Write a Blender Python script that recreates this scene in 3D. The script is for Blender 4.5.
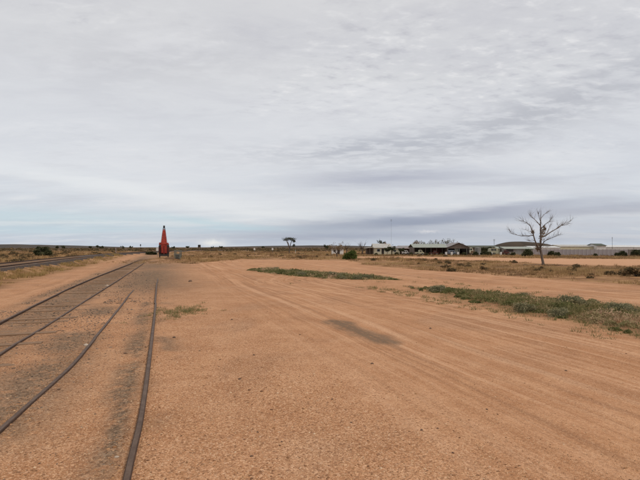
import bpy, math, random
import numpy as np
from mathutils import Vector, Matrix
R = math.radians
for o in list(bpy.data.objects): bpy.data.objects.remove(o)
scn = bpy.context.scene
COL = scn.collection
rng = np.random.default_rng(11)
random.seed(5)

# ------------------------------------------------------------------ camera
HC = 2.2
cam_d = bpy.data.cameras.new('camera'); cam = bpy.data.objects.new('camera', cam_d); COL.objects.link(cam)
cam.location = (0, 0, HC); cam.rotation_euler = (R(90 + 0.84), 0, 0)
cam_d.sensor_width = 36; cam_d.lens = 27.0; cam_d.clip_start = 0.05; cam_d.clip_end = 20000
scn.camera = cam
scn.render.resolution_x = 1024; scn.render.resolution_y = 768
scn.view_settings.view_transform = 'Standard'; scn.view_settings.look = 'None'
scn.view_settings.exposure = 0.0; scn.view_settings.gamma = 1.0
scn.view_settings.use_curve_mapping = False
scn.cycles.max_bounces = 4; scn.cycles.diffuse_bounces = 2; scn.cycles.glossy_bounces = 2; scn.cycles.transmission_bounces = 2

# ------------------------------------------------------------------ node helper
class NT:
    def __init__(s, tree): s.t = tree; s.n = tree.nodes; s.l = tree.links
    def new(s, typ, **kw):
        n = s.n.new(typ)
        for k, v in kw.items(): setattr(n, k, v)
        return n
    def put(s, sock, v):
        if isinstance(v, bpy.types.NodeSocket): s.l.new(v, sock)
        elif v is not None:
            if sock.type == 'RGBA' and len(v) == 3: v = (*v, 1)
            sock.default_value = v
    def m(s, op, a, b=None, c=None, clamp=False):
        n = s.new('ShaderNodeMath', operation=op, use_clamp=clamp)
        for i, v in enumerate((a, b, c)):
            if v is not None: s.put(n.inputs[i], v)
        return n.outputs[0]
    def mix(s, f, a, b, blend='MIX'):
        n = s.new('ShaderNodeMix', data_type='RGBA', blend_type=blend)
        s.put(n.inputs[0], f); s.put(n.inputs[6], a); s.put(n.inputs[7], b)
        return n.outputs[2]
    def comb(s, x, y, z):
        n = s.new('ShaderNodeCombineXYZ')
        for i, v in enumerate((x, y, z)): s.put(n.inputs[i], v)
        return n.outputs[0]
    def sep(s, v):
        n = s.new('ShaderNodeSeparateXYZ'); s.put(n.inputs[0], v); return n.outputs
    def noise(s, vec, scale, detail=4, rough=0.55, dist=0.0, col=False):
        n = s.new('ShaderNodeTexNoise'); n.noise_dimensions = '3D'
        s.put(n.inputs['Vector'], vec); n.inputs['Scale'].default_value = scale
        n.inputs['Detail'].default_value = detail; n.inputs['Roughness'].default_value = rough
        n.inputs['Distortion'].default_value = dist
        return n.outputs['Color'] if col else n.outputs['Fac']
    def vor(s, vec, scale, feature='F1'):
        n = s.new('ShaderNodeTexVoronoi', feature=feature)
        s.put(n.inputs['Vector'], vec); n.inputs['Scale'].default_value = scale
        return n
    def ss(s, x, lo, hi):
        n = s.new('ShaderNodeMapRange', interpolation_type='SMOOTHSTEP')
        s.put(n.inputs[0], x); n.inputs[1].default_value = lo; n.inputs[2].default_value = hi
        return n.outputs[0]
    def ramp(s, x, stops):
        n = s.new('ShaderNodeValToRGB'); e = n.color_ramp.elements
        while len(e) < len(stops): e.new(0.5)
        for i, (p, c) in enumerate(stops): e[i].position = p; e[i].color = (*c, 1)
        s.put(n.inputs[0], x); return n.outputs[0]
    def vscale(s, v, sc):
        n = s.new('ShaderNodeVectorMath', operation='MULTIPLY'); s.put(n.inputs[0], v); n.inputs[1].default_value = sc
        return n.outputs[0]

# ------------------------------------------------------------------ world: high thin overcast over a Nishita sky
SUN_EL, SUN_AZ = R(52), R(118)            # azimuth clockwise from +Y (the view direction)
wd = bpy.data.worlds.new('World'); scn.world = wd; wd.use_nodes = True
W = NT(wd.node_tree); W.n.clear()
sky = W.new('ShaderNodeTexSky', sky_type='NISHITA'); sky.sun_disc = False
sky.sun_elevation = SUN_EL; sky.sun_rotation = SUN_AZ; sky.dust_density = 1.5
gen = W.new('ShaderNodeTexCoord').outputs['Generated']
dx, dy, dz = W.sep(gen)
az = W.m('ARCTAN2', dx, dy)
el0 = W.m('ARCSINE', W.m('MAXIMUM', W.m('MINIMUM', dz, 1.0), -1.0))
warp = W.noise(W.comb(W.m('MULTIPLY', az, 3.0), W.m('MULTIPLY', el0, 26.0), 0.3), 1.9, 4, 0.66)
el = W.m('ADD', el0, W.m('MULTIPLY', W.m('SUBTRACT', warp, 0.5), W.m('MULTIPLY_ADD', W.m('MAXIMUM', el0, 0.0), 0.14, 0.017)))
den = W.m('ADD', W.m('MAXIMUM', dz, 0.0), 0.10)
pl = W.comb(W.m('DIVIDE', dx, den), W.m('DIVIDE', dy, den), 0.0)
rot = W.new('ShaderNodeMapping'); W.put(rot.inputs[0], pl); rot.inputs['Rotation'].default_value = (0, 0, R(-28)); rot.inputs['Scale'].default_value = (0.30, 0.85, 1)
big = W.noise(rot.outputs[0], 1.2, 4, 0.55, 0.5)
rot2 = W.new('ShaderNodeMapping'); W.put(rot2.inputs[0], pl); rot2.inputs['Rotation'].default_value = (0, 0, R(-35)); rot2.inputs['Scale'].default_value = (0.62, 1.0, 1); rot2.inputs['Location'].default_value = (3.1, 1.7, 0)
mid = W.noise(rot2.outputs[0], 3.0, 5, 0.6, 0.4)
rip = W.noise(rot2.outputs[0], 15.0, 3, 0.6, 0.15)
ripmask = W.ss(W.noise(pl, 0.75, 3, 0.5), 0.44, 0.62)
def PX(px): return math.atan((px - 320) / 480)
def PE(px, py): return math.atan((247 - py) / 480 * math.cos(PX(px)))
def blob(px, py, wx, wy, slope=0.0, e=None):
    a0 = PX(px); e0 = PE(px, py); sa = wx / 480; se = wy / 480
    da = W.m('MULTIPLY_ADD', az, 1/sa, -a0/sa)
    de = W.m('MULTIPLY_ADD', e or el, 1/se, -e0/se)
    if slope: de = W.m('MULTIPLY_ADD', da, -slope*sa/se, de)
    return W.m('POWER', 2.71828, W.m('MULTIPLY', W.m('MULTIPLY_ADD', da, da, W.m('MULTIPLY', de, de)), -1.0))
hi = W.ss(el0, 0.02, 0.36)
base = W.ramp(el0, [(0.0, (0.50, 0.565, 0.655)), (0.07, (0.585, 0.62, 0.68)), (0.16, (0.635, 0.65, 0.69)), (0.34, (0.655, 0.655, 0.668)), (0.62, (0.66, 0.65, 0.655))])
c = base
c = W.mix(W.m('MULTIPLY', W.ss(big, 0.42, 0.66), 0.55), c, (0.715, 0.715, 0.735))
c = W.mix(W.m('MULTIPLY', W.ss(big, 0.50, 0.30), 0.28), c, (0.50, 0.50, 0.55))
c = W.mix(W.m('MULTIPLY', W.ss(mid, 0.50, 0.30), 0.26), c, (0.49, 0.485, 0.53))
c = W.mix(W.m('MULTIPLY', W.ss(mid, 0.52, 0.72), 0.45), c, (0.75, 0.745, 0.76))
ripmask = W.m('MAXIMUM', ripmask, blob(540, 75, 190, 60, 0.15))
ripd = W.m('MULTIPLY', W.m('SUBTRACT', rip, 0.5), W.m('MULTIPLY', W.m('MULTIPLY_ADD', ripmask, 0.8, 0.2), hi))
c = W.mix(W.m('MULTIPLY', W.ss(ripd, 0.0, 0.22), 0.7), c, (0.80, 0.79, 0.79))
c = W.mix(W.m('MULTIPLY', W.ss(ripd, 0.0, -0.22), 0.55), c, (0.46, 0.455, 0.495))
# drifting darker banks and clear gaps that the sky shows
def bank(cc, f, k, col): return W.mix(W.m('MULTIPLY', f, k), cc, col)
mot = W.m('MULTIPLY_ADD', W.ss(W.noise(rot2.outputs[0], 9.0, 4, 0.6, 0.2), 0.40, 0.64), -0.75, 1.0)
c = bank(c, W.m('MULTIPLY', blob(545, 108, 170, 22, 0.26), mot), 0.85, (0.455, 0.46, 0.495))
c = bank(c, W.m('MULTIPLY', blob(360, 148, 130, 12, 0.06), mot), 0.9, (0.445, 0.455, 0.50))
c = bank(c, W.m('MULTIPLY', blob(150, 60, 130, 26, 0.1), mot), 0.35, (0.48, 0.475, 0.505))
c = bank(c, blob(120, 150, 190, 45, -0.15), 0.45, (0.70, 0.705, 0.725))
c = bank(c, blob(170, 196, 170, 9, -0.14), 0.55, (0.77, 0.775, 0.785))
c = bank(c, blob(60, 178, 120, 5, -0.10), 0.35, (0.76, 0.77, 0.78))
c = bank(c, blob(390, 178, 75, 6.5, 0.03), 0.85, (0.41, 0.42, 0.495))
c = bank(c, blob(470, 184, 110, 3, 0.02), 0.55, (0.46, 0.465, 0.53))
c = bank(c, blob(420, 197, 150, 8, 0.03), 0.55, (0.70, 0.705, 0.735))
c = bank(c, blob(610, 209, 130, 6, 0.02), 0.62, (0.345, 0.355, 0.435))
c = bank(c, blob(470, 213, 90, 5, 0.08), 0.85, (0.335, 0.35, 0.44))
c = bank(c, blob(400, 223, 120, 6.5, 0.04), 0.95, (0.265, 0.30, 0.40))
c = bank(c, blob(340, 235, 140, 5.5, 0.01), 0.85, (0.32, 0.355, 0.455))
c = bank(c, blob(360, 243, 160, 3.5, 0.0), 0.6, (0.45, 0.49, 0.575))
c = bank(c, blob(570, 226, 130, 6, 0.0), 0.55, (0.50, 0.51, 0.57))
c = bank(c, blob(560, 238, 150, 4, 0.0), 0.50, (0.42, 0.435, 0.50))
c = bank(c, blob(30, 217, 120, 7, 0.0), 0.62, (0.48, 0.61, 0.675))
c = bank(c, blob(50, 229, 150, 4, 0.0), 0.60, (0.47, 0.60, 0.68))
c = bank(c, blob(60, 222.5, 110, 1.6, 0.02), 0.55, (0.68, 0.715, 0.74))
c = bank(c, blob(205, 221, 55, 3.5, -0.10), 0.62, (0.47, 0.61, 0.675))
c = bank(c, blob(235, 228, 45, 2.2, 0.0), 0.6, (0.46, 0.60, 0.675))
c = bank(c, blob(250, 212, 90, 3, -0.10), 0.45, (0.74, 0.75, 0.765))
el2 = W.m('ADD', el0, W.m('MULTIPLY', W.m('SUBTRACT', W.noise(W.comb(az, el0, 0), 90, 3, 0.6), 0.5), 0.012))
c = bank(c, blob(213, 243, 12, 3.2, 0.0, el2), 0.9, (0.80, 0.795, 0.77))
c = bank(c, blob(428, 231.5, 9, 1.4, 0.0, el2), 0.6, (0.72, 0.70, 0.72))
skyc = W.vscale(sky.outputs[0], (0.10, 0.10, 0.10))
c = W.mix(0.10, c, skyc)
bg = W.new('ShaderNodeBackground'); W.put(bg.inputs[0], W.vscale(c, (11.1, 11.1, 11.05))); bg.inputs[1].default_value = 0.10
wo = W.new('ShaderNodeOutputWorld'); W.l.new(bg.outputs[0], wo.inputs[0])

# ------------------------------------------------------------------ sun, veiled by cloud
sd = bpy.data.lights.new('sun', 'SUN'); sd.energy = 1.5; sd.angle = R(14); sd.color = (1.0, 0.92, 0.81)
so = bpy.data.objects.new('sun', sd); COL.objects.link(so); so.location = (0, 0, 60)
so.rotation_euler = (math.pi/2 - SUN_EL, 0, math.pi - SUN_AZ)

# ------------------------------------------------------------------ geometry helpers
T = np.array([-0.325, 1.0]); T /= np.linalg.norm(T); Nn = np.array([T[1], -T[0]])     # along / across the railway yard
def uv(x, y): return x*T[0] + y*T[1], x*Nn[0] + y*Nn[1]
def xy(u, v): return u*T[0] + v*Nn[0], u*T[1] + v*Nn[1]
def at(px, py, z=0.0):
    d = (HC - z) * 480 / (py - 247); return ((px - 320) / 480 * d, d)
def gx(px, d): return (px - 320) / 480 * d

_pt = rng.random((64, 64))
def vnoise(x, y, s):
    x = np.asarray(x, float)/s + 100.5; y = np.asarray(y, float)/s + 200.5
    xi = np.floor(x).astype(int); yi = np.floor(y).astype(int); fx = x-xi; fy = y-yi
    fx = fx*fx*(3-2*fx); fy = fy*fy*(3-2*fy)
    g = lambda a, b: _pt[a % 64, b % 64]
    return (g(xi, yi)*(1-fx)+g(xi+1, yi)*fx)*(1-fy) + (g(xi, yi+1)*(1-fx)+g(xi+1, yi+1)*fx)*fy - 0.5
def sst(x, a, b):
    t = np.clip((x-a)/(b-a), 0, 1); return t*t*(3-2*t)
def polysd(x, y, P):
    """signed distance to polygon, negative inside"""
    P = np.asarray(P, float); d = np.full(x.shape, 1e18); ins = np.zeros(x.shape, bool)
    for i in range(len(P)):
        a = P[i]; b = P[(i+1) % len(P)]; e = b-a
        t = np.clip(((x-a[0])*e[0]+(y-a[1])*e[1])/(e@e), 0, 1)
        d = np.minimum(d, (x-a[0]-t*e[0])**2+(y-a[1]-t*e[1])**2)
        if a[1] != b[1]:
            cr = ((a[1] > y) != (b[1] > y)) & (x < (b[0]-a[0])*(y-a[1])/(b[1]-a[1])+a[0]); ins ^= cr
    d = np.sqrt(d); return np.where(ins, -d, d)

BEDV, BEDW, BEDZ = -13.7, 1.95, 0.55            # the raised line on the left: offset, half width, height
def bed_v(u): return BEDV + np.clip(np.asarray(u, float)-75, 0, 400)**2*0.0009
MOUND = at(166, 261.5)
RRP = [(128.5, 480), (141, 424), (148, 375), (152, 341), (155.6, 307.5), (157.2, 285), (158.5, 274)]
LRP = [(0, 435), (67.5, 373), (90, 347), (112.5, 319), (124, 304), (133, 291), (143, 279)]
RUV = np.array([uv(*at(*p)) for p in RRP]); LUV = np.array([uv(*at(*p)) for p in LRP])
def gz(x, y):
    x = np.asarray(x, float); y = np.asarray(y, float); u, v = uv(x, y); r = np.hypot(x, y)
    near = 1-sst(r, 40, 90)
    z = 0.030*vnoise(x, y, 3.7) + 0.016*vnoise(x+9, y, 1.1)*near + 0.011*vnoise(x, y+4, 0.37)*near + 0.10*vnoise(x, y, 23.)
    # wheel ruts of the yard track
    w = sst(v, 2.2, 4.0)*(1-sst(v, 9.5, 11.0))
    vv = v + 0.35*vnoise(u, v*0, 14.)
    z += near*w*(0.008*np.sin(vv*3.3)+0.007*np.sin(vv*7.9+1)+0.007*np.sin(vv*17+2))*(0.6+1.2*(vnoise(u, v, 5.)+0.3))
    z += near*0.05*np.exp(-((v-2.0)/0.8)**2)*(0.5+vnoise(u, v, 2.3))
    # verge strips stand a little proud
    z += 0.06*np.exp(-((v-13)/2.2)**2)
    # low soil ridges along the old rails
    z += -0.03*np.exp(-((v+3.75)/0.8)**2)
    z += 0.05*np.exp(-((v+5.1)/0.35)**2)*(0.6+vnoise(u, v, 0.9))
    for Q, wd_, am in ((RUV, 0.16, 0.060), (LUV, 0.13, 0.030)):
        for sd_ in (-1, 1):
            z += (am if sd_ < 0 else am*0.35)*np.exp(-((v-np.interp(u, Q[:, 0], Q[:, 1])-sd_*0.17)/wd_)**2)*np.clip(vnoise(u+sd_*40, v*0, 0.9)+0.6*vnoise(x, y, 0.23)+0.28, 0, 1)*(1-sst(u, 24, 32))
    dv = np.abs(v-bed_v(u)); z += BEDZ*0.9*(1-sst(dv, 1.9, 3.6))*(1-sst(u, 260, 330))
    dm = np.hypot((x-MOUND[0])/4.2, (y-MOUND[1]-2.0)/5.5); z += 0.42*(1-sst(dm, 0.45, 1.0))
    z += 0.5*sst(r, 150, 500)*vnoise(x, y, 90.) + 1.2*sst(r, 500, 1500)*vnoise(x, y, 400.) - 0.8*sst(r, 300, 900)
    return z

def mesh_obj(name, verts, faces, mats, parent=None, loc=(0, 0, 0), smooth=False, fmat=None, rnd=None):
    me = bpy.data.meshes.new(name)
    verts = np.asarray(verts, np.float32); 
    if isinstance(faces, np.ndarray):
        n, k = faces.shape
        me.vertices.add(len(verts)); me.vertices.foreach_set('co', verts.ravel())
        me.loops.add(n*k); me.loops.foreach_set('vertex_index', faces.astype(np.int32).ravel())
        me.polygons.add(n); me.polygons.foreach_set('loop_start', np.arange(0, n*k, k, dtype=np.int32))
        me.update(calc_edges=True)
    else:
        me.from_pydata(verts.tolist(), [], faces); me.update()
    if not isinstance(mats, (list, tuple)): mats = [mats]
    for m in mats: me.materials.append(m)
    if fmat is not None: me.polygons.foreach_set('material_index', np.asarray(fmat, np.int32))
    if rnd is not None:
        a = me.attributes.new('rnd', 'FLOAT', 'FACE'); a.data.foreach_set('value', np.asarray(rnd, np.float32))
    if smooth: me.polygons.foreach_set('use_smooth', np.ones(len(me.polygons), bool))
    o = bpy.data.objects.new(name, me); COL.objects.link(o); o.location = loc
    if parent: o.parent = parent
    return o

class MB:
    def __init__(s): s.v = []; s.f = []; s.mi = []
    def add(s, vs, fs, mi=0):
        b = len(s.v); s.v += [tuple(p) for p in vs]; s.f += [tuple(i+b for i in f) for f in fs]; s.mi += [mi]*len(fs)
    def box(s, x0, x1, y0, y1, z0, z1, mi=0, M=None):
        vs = [(x0,y0,z0),(x1,y0,z0),(x1,y1,z0),(x0,y1,z0),(x0,y0,z1),(x1,y0,z1),(x1,y1,z1),(x0,y1,z1)]
        if M is not None: vs = [M @ Vector(p) for p in vs]
        s.add(vs, [(3,2,1,0),(4,5,6,7),(0,1,5,4),(1,2,6,5),(2,3,7,6),(3,0,4,7)], mi)
    def loft(s, rings, mi=0, cap=True):
        n = len(rings[0]); vs = [p for r in rings for p in r]; fs = []
        for i in range(len(rings)-1):
            for j in range(n):
                k = (j+1) % n; fs.append((i*n+j, i*n+k, (i+1)*n+k, (i+1)*n+j))
        if cap: fs.append(tuple(range(n))[::-1]); fs.append(tuple((len(rings)-1)*n+j for j in range(n)))
        s.add(vs, fs, mi)
    def tube(s, pts, rad, n=6, mi=0):
        pts = [Vector(p) for p in pts]
        if not isinstance(rad, (list, tuple)): rad = [rad]*len(pts)
        rings = []; prev = None
        for i, p in enumerate(pts):
            d = (pts[min(i+1, len(pts)-1)] - pts[max(i-1, 0)]).normalized()
            a = prev if prev else (Vector((1, 0, 0)) if abs(d.x) < 0.9 else Vector((0, 1, 0)))
            e1 = (a - d*a.dot(d)).normalized(); e2 = d.cross(e1); prev = e1
            rings.append([p + (e1*math.cos(2*math.pi*k/n)+e2*math.sin(2*math.pi*k/n))*rad[i] for k in range(n)])
        s.loft(rings, mi)
    def cyl(s, c, axis, r, h, n=16, mi=0, r2=None):
        c = Vector(c); a = Vector(axis).normalized(); s.tube([c-a*h/2, c+a*h/2], [r, r2 if r2 is not None else r], n, mi)
    def build(s, name, mats, parent=None, loc=(0, 0, 0), smooth=False):
        return mesh_obj(name, s.v, s.f, mats, parent, loc, smooth, s.mi)

def thing(name, label, cat, loc, rz=0.0, group=None):
    o = bpy.data.objects.new(name, None); COL.objects.link(o); o.location = loc; o.rotation_euler = (0, 0, rz)
    o.empty_display_size = 0.3; return tag(o, label, cat, group)
def tag(o, label, cat, group=None):
    o['label'] = label; o['category'] = cat
    if group: o['group'] = group
    return o
def struct(o): o['kind'] = 'structure'; return o
def stuff(o, label=None, cat=None):
    o['kind'] = 'stuff'
    if label: o['label'] = label
    if cat: o['category'] = cat
    return o

# ------------------------------------------------------------------ materials
def principled(name):
    m = bpy.data.materials.new(name); m.use_nodes = True; q = NT(m.node_tree)
    b = q.n['Principled BSDF']; b.inputs['Specular IOR Level'].default_value = 0.25
    return m, q, b
def mat(name, c1, c2=None, scale=3.0, rough=0.8, bump=0.0, metal=0.0, stretch=(1, 1, 1), spec=0.25):
    m, q, b = principled(name)
    b.inputs['Roughness'].default_value = rough; b.inputs['Metallic'].default_value = metal; b.inputs['Specular IOR Level'].default_value = spec
    if c2 is None: c2 = tuple(x*0.7 for x in c1)
    co = q.vscale(q.new('ShaderNodeTexCoord').outputs['Object'], stretch)
    n = q.noise(co, scale, 6, 0.65, 0.3)
    q.put(b.inputs['Base Color'], q.mix(q.ss(n, 0.30, 0.70), c1, c2))
    if bump:
        bn = q.new('ShaderNodeBump'); bn.inputs['Strength'].default_value = bump; bn.inputs['Distance'].default_value = 0.02
        q.put(bn.inputs['Height'], q.noise(co, scale*6, 4, 0.6)); q.put(b.inputs['Normal'], bn.outputs[0])
    return m
def leafmat(name, stops, rough=0.75, trans=0.25):
    m, q, b = principled(name); b.inputs['Roughness'].default_value = rough; b.inputs['Specular IOR Level'].default_value = 0.12
    a = q.new('ShaderNodeAttribute', attribute_name='rnd')
    col = q.ramp(a.outputs['Fac'], stops); q.put(b.inputs['Base Color'], col)
    tr = q.new('ShaderNodeBsdfTranslucent'); q.put(tr.inputs[0], col)
    mx = q.new('ShaderNodeMixShader'); mx.inputs[0].default_value = trans
    q.l.new(b.outputs[0], mx.inputs[1]); q.l.new(tr.outputs[0], mx.inputs[2])
    q.l.new(mx.outputs[0], q.n['Material Output'].inputs[0])
    return m
def corrugated(name, c1, c2, pitch=0.076, axis=0, rough=0.6, metal=0.0, streak=True):
    m, q, b = principled(name); b.inputs['Roughness'].default_value = rough; b.inputs['Metallic'].default_value = metal
    co = q.new('ShaderNodeTexCoord').outputs['Object']
    n = q.noise(q.vscale(co, (1.2, 1.2, 0.25) if streak else (1, 1, 1)), 1.6, 6, 0.7, 0.4)
    q.put(b.inputs['Base Color'], q.mix(q.ss(n, 0.36, 0.70), c1, c2))
    w = q.m('SINE', q.m('MULTIPLY', q.sep(co)[axis], 2*math.pi/pitch))
    bn = q.new('ShaderNodeBump'); bn.inputs['Strength'].default_value = 0.7; bn.inputs['Distance'].default_value = 0.02
    q.put(bn.inputs['Height'], w); q.put(b.inputs['Normal'], bn.outputs[0]); return m

def ground_mat():
    m, q, b = principled('red_dirt'); b.inputs['Roughness'].default_value = 0.95; b.inputs['Specular IOR Level'].default_value = 0.08
    P = q.new('ShaderNodeNewGeometry').outputs['Position']
    x, y, z = q.sep(P)
    u = q.m('ADD', q.m('MULTIPLY', x, float(T[0])), q.m('MULTIPLY', y, float(T[1])))
    v = q.m('ADD', q.m('MULTIPLY', x, float(Nn[0])), q.m('MULTIPLY', y, float(Nn[1])))
    za = q.new('ShaderNodeAttribute', attribute_name='zone'); zr, zg, zb = q.sep(za.outputs['Vector'])
    zc = q.new('ShaderNodeAttribute', attribute_name='zone2'); sr, sg, sb = q.sep(zc.outputs['Vector'])
    wob = q.noise(q.comb(q.m('MULTIPLY', u, 0.06), q.m('MULTIPLY', v, 0.06), 0.0), 1.0, 2)
    vw = q.m('ADD', v, q.m('MULTIPLY', wob, 1.3))
    big = q.noise(P, 0.16, 5, 0.6, 0.4)
    med = q.noise(P, 1.1, 5, 0.65, 0.3)
    fin = q.noise(P, 19.0, 3, 0.7)
    c = q.mix(q.ss(big, 0.35, 0.65), (0.335, 0.178, 0.096), (0.405, 0.232, 0.136))
    pat = q.noise(q.vscale(P, (1.0, 0.7, 1.0)), 0.33, 4, 0.6, 0.8)
    c = q.mix(q.m('MULTIPLY', q.ss(pat, 0.50, 0.66), 0.75), c, (0.270, 0.158, 0.098))
    c = q.mix(q.m('MULTIPLY', q.ss(pat, 0.46, 0.30), 0.45), c, (0.46, 0.275, 0.160))
    c = q.mix(q.m('MULTIPLY', q.ss(med, 0.40, 0.72), 0.55), c, (0.265, 0.128, 0.062))
    c = q.mix(q.m('MULTIPLY', q.ss(med, 0.52, 0.28), 0.40), c, (0.455, 0.282, 0.175))
    # wheel streaks drawn out along the yard (worn, compacted soil)
    st = q.noise(q.comb(q.m('MULTIPLY', u, 0.045), q.m('MULTIPLY', vw, 2.3), 0.0), 1.0, 6, 0.68, 0.25)
    st2 = q.noise(q.comb(q.m('MULTIPLY', u, 0.05), q.m('MULTIPLY', vw, 6.5), 3.0), 1.0, 3, 0.6)
    c = q.mix(q.m('MULTIPLY', q.ss(st, 0.50, 0.68), q.m('MULTIPLY', zb, 0.80)), c, (0.51, 0.335, 0.225))
    c = q.mix(q.m('MULTIPLY', q.ss(st, 0.50, 0.34), q.m('MULTIPLY', zb, 0.75)), c, (0.225, 0.125, 0.074))
    c = q.mix(q.m('MULTIPLY', q.ss(st2, 0.50, 0.66), q.m('MULTIPLY', zb, 0.38)), c, (0.47, 0.30, 0.195))
    c = q.mix(q.m('MULTIPLY', q.ss(st2, 0.48, 0.36), q.m('MULTIPLY', zb, 0.38)), c, (0.24, 0.13, 0.072))
    C1 = at(520, 279); rd = q.m('SQRT', q.m('ADD', q.m('POWER', q.m('SUBTRACT', x, C1[0]), 2.0), q.m('POWER', q.m('SUBTRACT', y, C1[1]), 2.0)))
    ar = q.noise(q.comb(q.m('MULTIPLY', rd, 2.2), q.m('MULTIPLY', q.m('ARCTAN2', q.m('SUBTRACT', x, C1[0]), q.m('SUBTRACT', y, C1[1])), 0.8), 7.0), 1.0, 4, 0.65)
    am = q.m('MULTIPLY', zb, q.m('MULTIPLY', q.ss(rd, 6.0, 9.0), q.ss(rd, 26.0, 15.0)))
    c = q.mix(q.m('MULTIPLY', q.ss(ar, 0.52, 0.66), q.m('MULTIPLY', am, 0.55)), c, (0.50, 0.325, 0.215))
    c = q.mix(q.m('MULTIPLY', q.ss(ar, 0.47, 0.34), q.m('MULTIPLY', am, 0.60)), c, (0.215, 0.118, 0.068))
    # gravel: every little stone its own tone
    vo = q.vor(P, 78.0); tone = q.sep(vo.outputs['Color'])[0]
    vo2 = q.vor(P, 34.0); tone2 = q.sep(vo2.outputs['Color'])[1]
    gr = q.m('MULTIPLY_ADD', zb, -0.55, 1.0)
    c = q.mix(q.m('MULTIPLY', q.ss(tone, 0.62, 1.0), q.m('MULTIPLY', gr, 0.75)), c, (0.58, 0.39, 0.255))
    c = q.mix(q.m('MULTIPLY', q.ss(tone, 0.38, 0.0), q.m('MULTIPLY', gr, 0.70)), c, (0.155, 0.078, 0.042))
    c = q.mix(q.m('MULTIPLY', q.ss(tone2, 0.86, 0.97), q.m('MULTIPLY', gr, 0.5)), c, (0.50, 0.34, 0.235))
    c = q.mix(q.m('MULTIPLY', q.ss(tone2, 0.12, 0.03), q.m('MULTIPLY', gr, 0.5)), c, (0.13, 0.07, 0.042))
    c = q.mix(q.m('MULTIPLY', q.ss(fin, 0.45, 0.75), 0.35), c, (0.22, 0.105, 0.05))
    # scrub soil: litter and dry ground cover, browner
    sp = q.noise(P, 0.55, 4, 0.72, 0.5); sp2 = q.noise(P, 0.035, 4, 0.65, 0.6)
    s = q.mix(q.ss(sp, 0.38, 0.62), (0.155, 0.085, 0.045), (0.285, 0.175, 0.092))
    s = q.mix(q.m('MULTIPLY', q.ss(sp2, 0.50, 0.64), 0.75), s, (0.36, 0.225, 0.135))
    s = q.mix(q.m('MULTIPLY', q.ss(sp2, 0.47, 0.36), 0.7), s, (0.085, 0.062, 0.035))
    c = q.mix(zr, c, s)
    # far plain: dark bluebush country
    fp = q.noise(q.comb(q.m('MULTIPLY', x, 0.012), q.m('MULTIPLY', y, 0.004), 0.0), 1.0, 6, 0.7)
    f = q.mix(q.ss(fp, 0.40, 0.62), (0.062, 0.048, 0.034), (0.135, 0.085, 0.052))
    c = q.mix(sr, c, f)
    # cinders, old ballast and the painted shadow strip beside the near rail
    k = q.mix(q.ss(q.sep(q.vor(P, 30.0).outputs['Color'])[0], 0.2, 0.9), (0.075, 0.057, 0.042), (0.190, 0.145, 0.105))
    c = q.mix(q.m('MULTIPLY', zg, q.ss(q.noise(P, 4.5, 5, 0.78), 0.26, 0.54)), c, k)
    # oily stain
    c = q.mix(q.m('MULTIPLY', sg, q.ss(q.m('ADD', q.m('MULTIPLY', st2, 0.6), q.m('MULTIPLY', q.noise(P, 7.0, 4, 0.75), 0.5)), 0.34, 0.58), clamp=True), c, (0.125, 0.092, 0.066))
    c = q.mix(sb, c, (0.47, 0.30, 0.20))
    c = q.vscale(c, (1.345, 1.235, 1.12))
    q.put(b.inputs['Base Color'], c)
    h = q.m('ADD', q.m('MULTIPLY', q.m('SUBTRACT', 1.0, vo.outputs['Distance']), 0.010), q.m('MULTIPLY', fin, 0.012))
    h = q.m('ADD', h, q.m('MULTIPLY', st, q.m('MULTIPLY', zb, 0.02)))
    h = q.m('ADD', h, q.m('MULTIPLY', q.m('SUBTRACT', 1.0, vo2.outputs['Distance']), q.m('MULTIPLY', gr, 0.012)))
    bn = q.new('ShaderNodeBump'); bn.inputs['Strength'].default_value = 0.8; bn.inputs['Distance'].default_value = 1.0
    q.put(bn.inputs['Height'], h); q.put(b.inputs['Normal'], bn.outputs[0])
    return m
M_GROUND = ground_mat()
M_RAIL = mat('rusty_rail_steel', (0.045, 0.027, 0.019), (0.085, 0.045, 0.028), 9, 0.75, 0.25, 0.1, (1, 1, 1))
M_RAILTOP = mat('worn_rail_head', (0.135, 0.088, 0.062), (0.080, 0.046, 0.030), 7, 0.6, 0.2, 0.0, (1, 1, 1), 0.2)
M_SLEEPER = mat('weathered_sleeper_timber', (0.20, 0.122, 0.072), (0.33, 0.20, 0.118), 6, 0.9, 0.6, 0, (1, 8, 8))
M_BALLAST = mat('grey_ballast', (0.195, 0.165, 0.150), (0.145, 0.118, 0.105), 8, 0.95, 1.0)
M_BALLDARK = mat('oil_dark_ballast', (0.045, 0.032, 0.026), (0.085, 0.058, 0.043), 8, 0.95, 1.0)
M_STONE = mat('dark_ironstone', (0.105, 0.062, 0.040), (0.17, 0.10, 0.062), 14, 0.85, 0.5)
M_PALESTONE = mat('pale_quartz_stone', (0.50, 0.42, 0.34), (0.40, 0.29, 0.20), 10, 0.8, 0.4)
M_RED = mat('faded_red_enamel', (0.36, 0.042, 0.022), (0.20, 0.026, 0.018), 2.5, 0.55, 0.1)
M_REDDK = mat('dark_red_enamel', (0.20, 0.020, 0.016), (0.12, 0.018, 0.014), 2.5, 0.6, 0.1)
M_BLACK = mat('greasy_black_steel', (0.022, 0.020, 0.019), (0.045, 0.036, 0.030), 4, 0.65, 0.2)
M_GREYST = mat('grey_green_steel', (0.17, 0.185, 0.155), (0.115, 0.10, 0.08), 3, 0.6, 0.1)
M_WHITE = mat('white_paint', (0.72, 0.71, 0.68), (0.58, 0.55, 0.50), 2, 0.6)
M_CREAM = mat('cream_paint', (0.62, 0.575, 0.42), (0.52, 0.47, 0.33), 1.2, 0.75)
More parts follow.
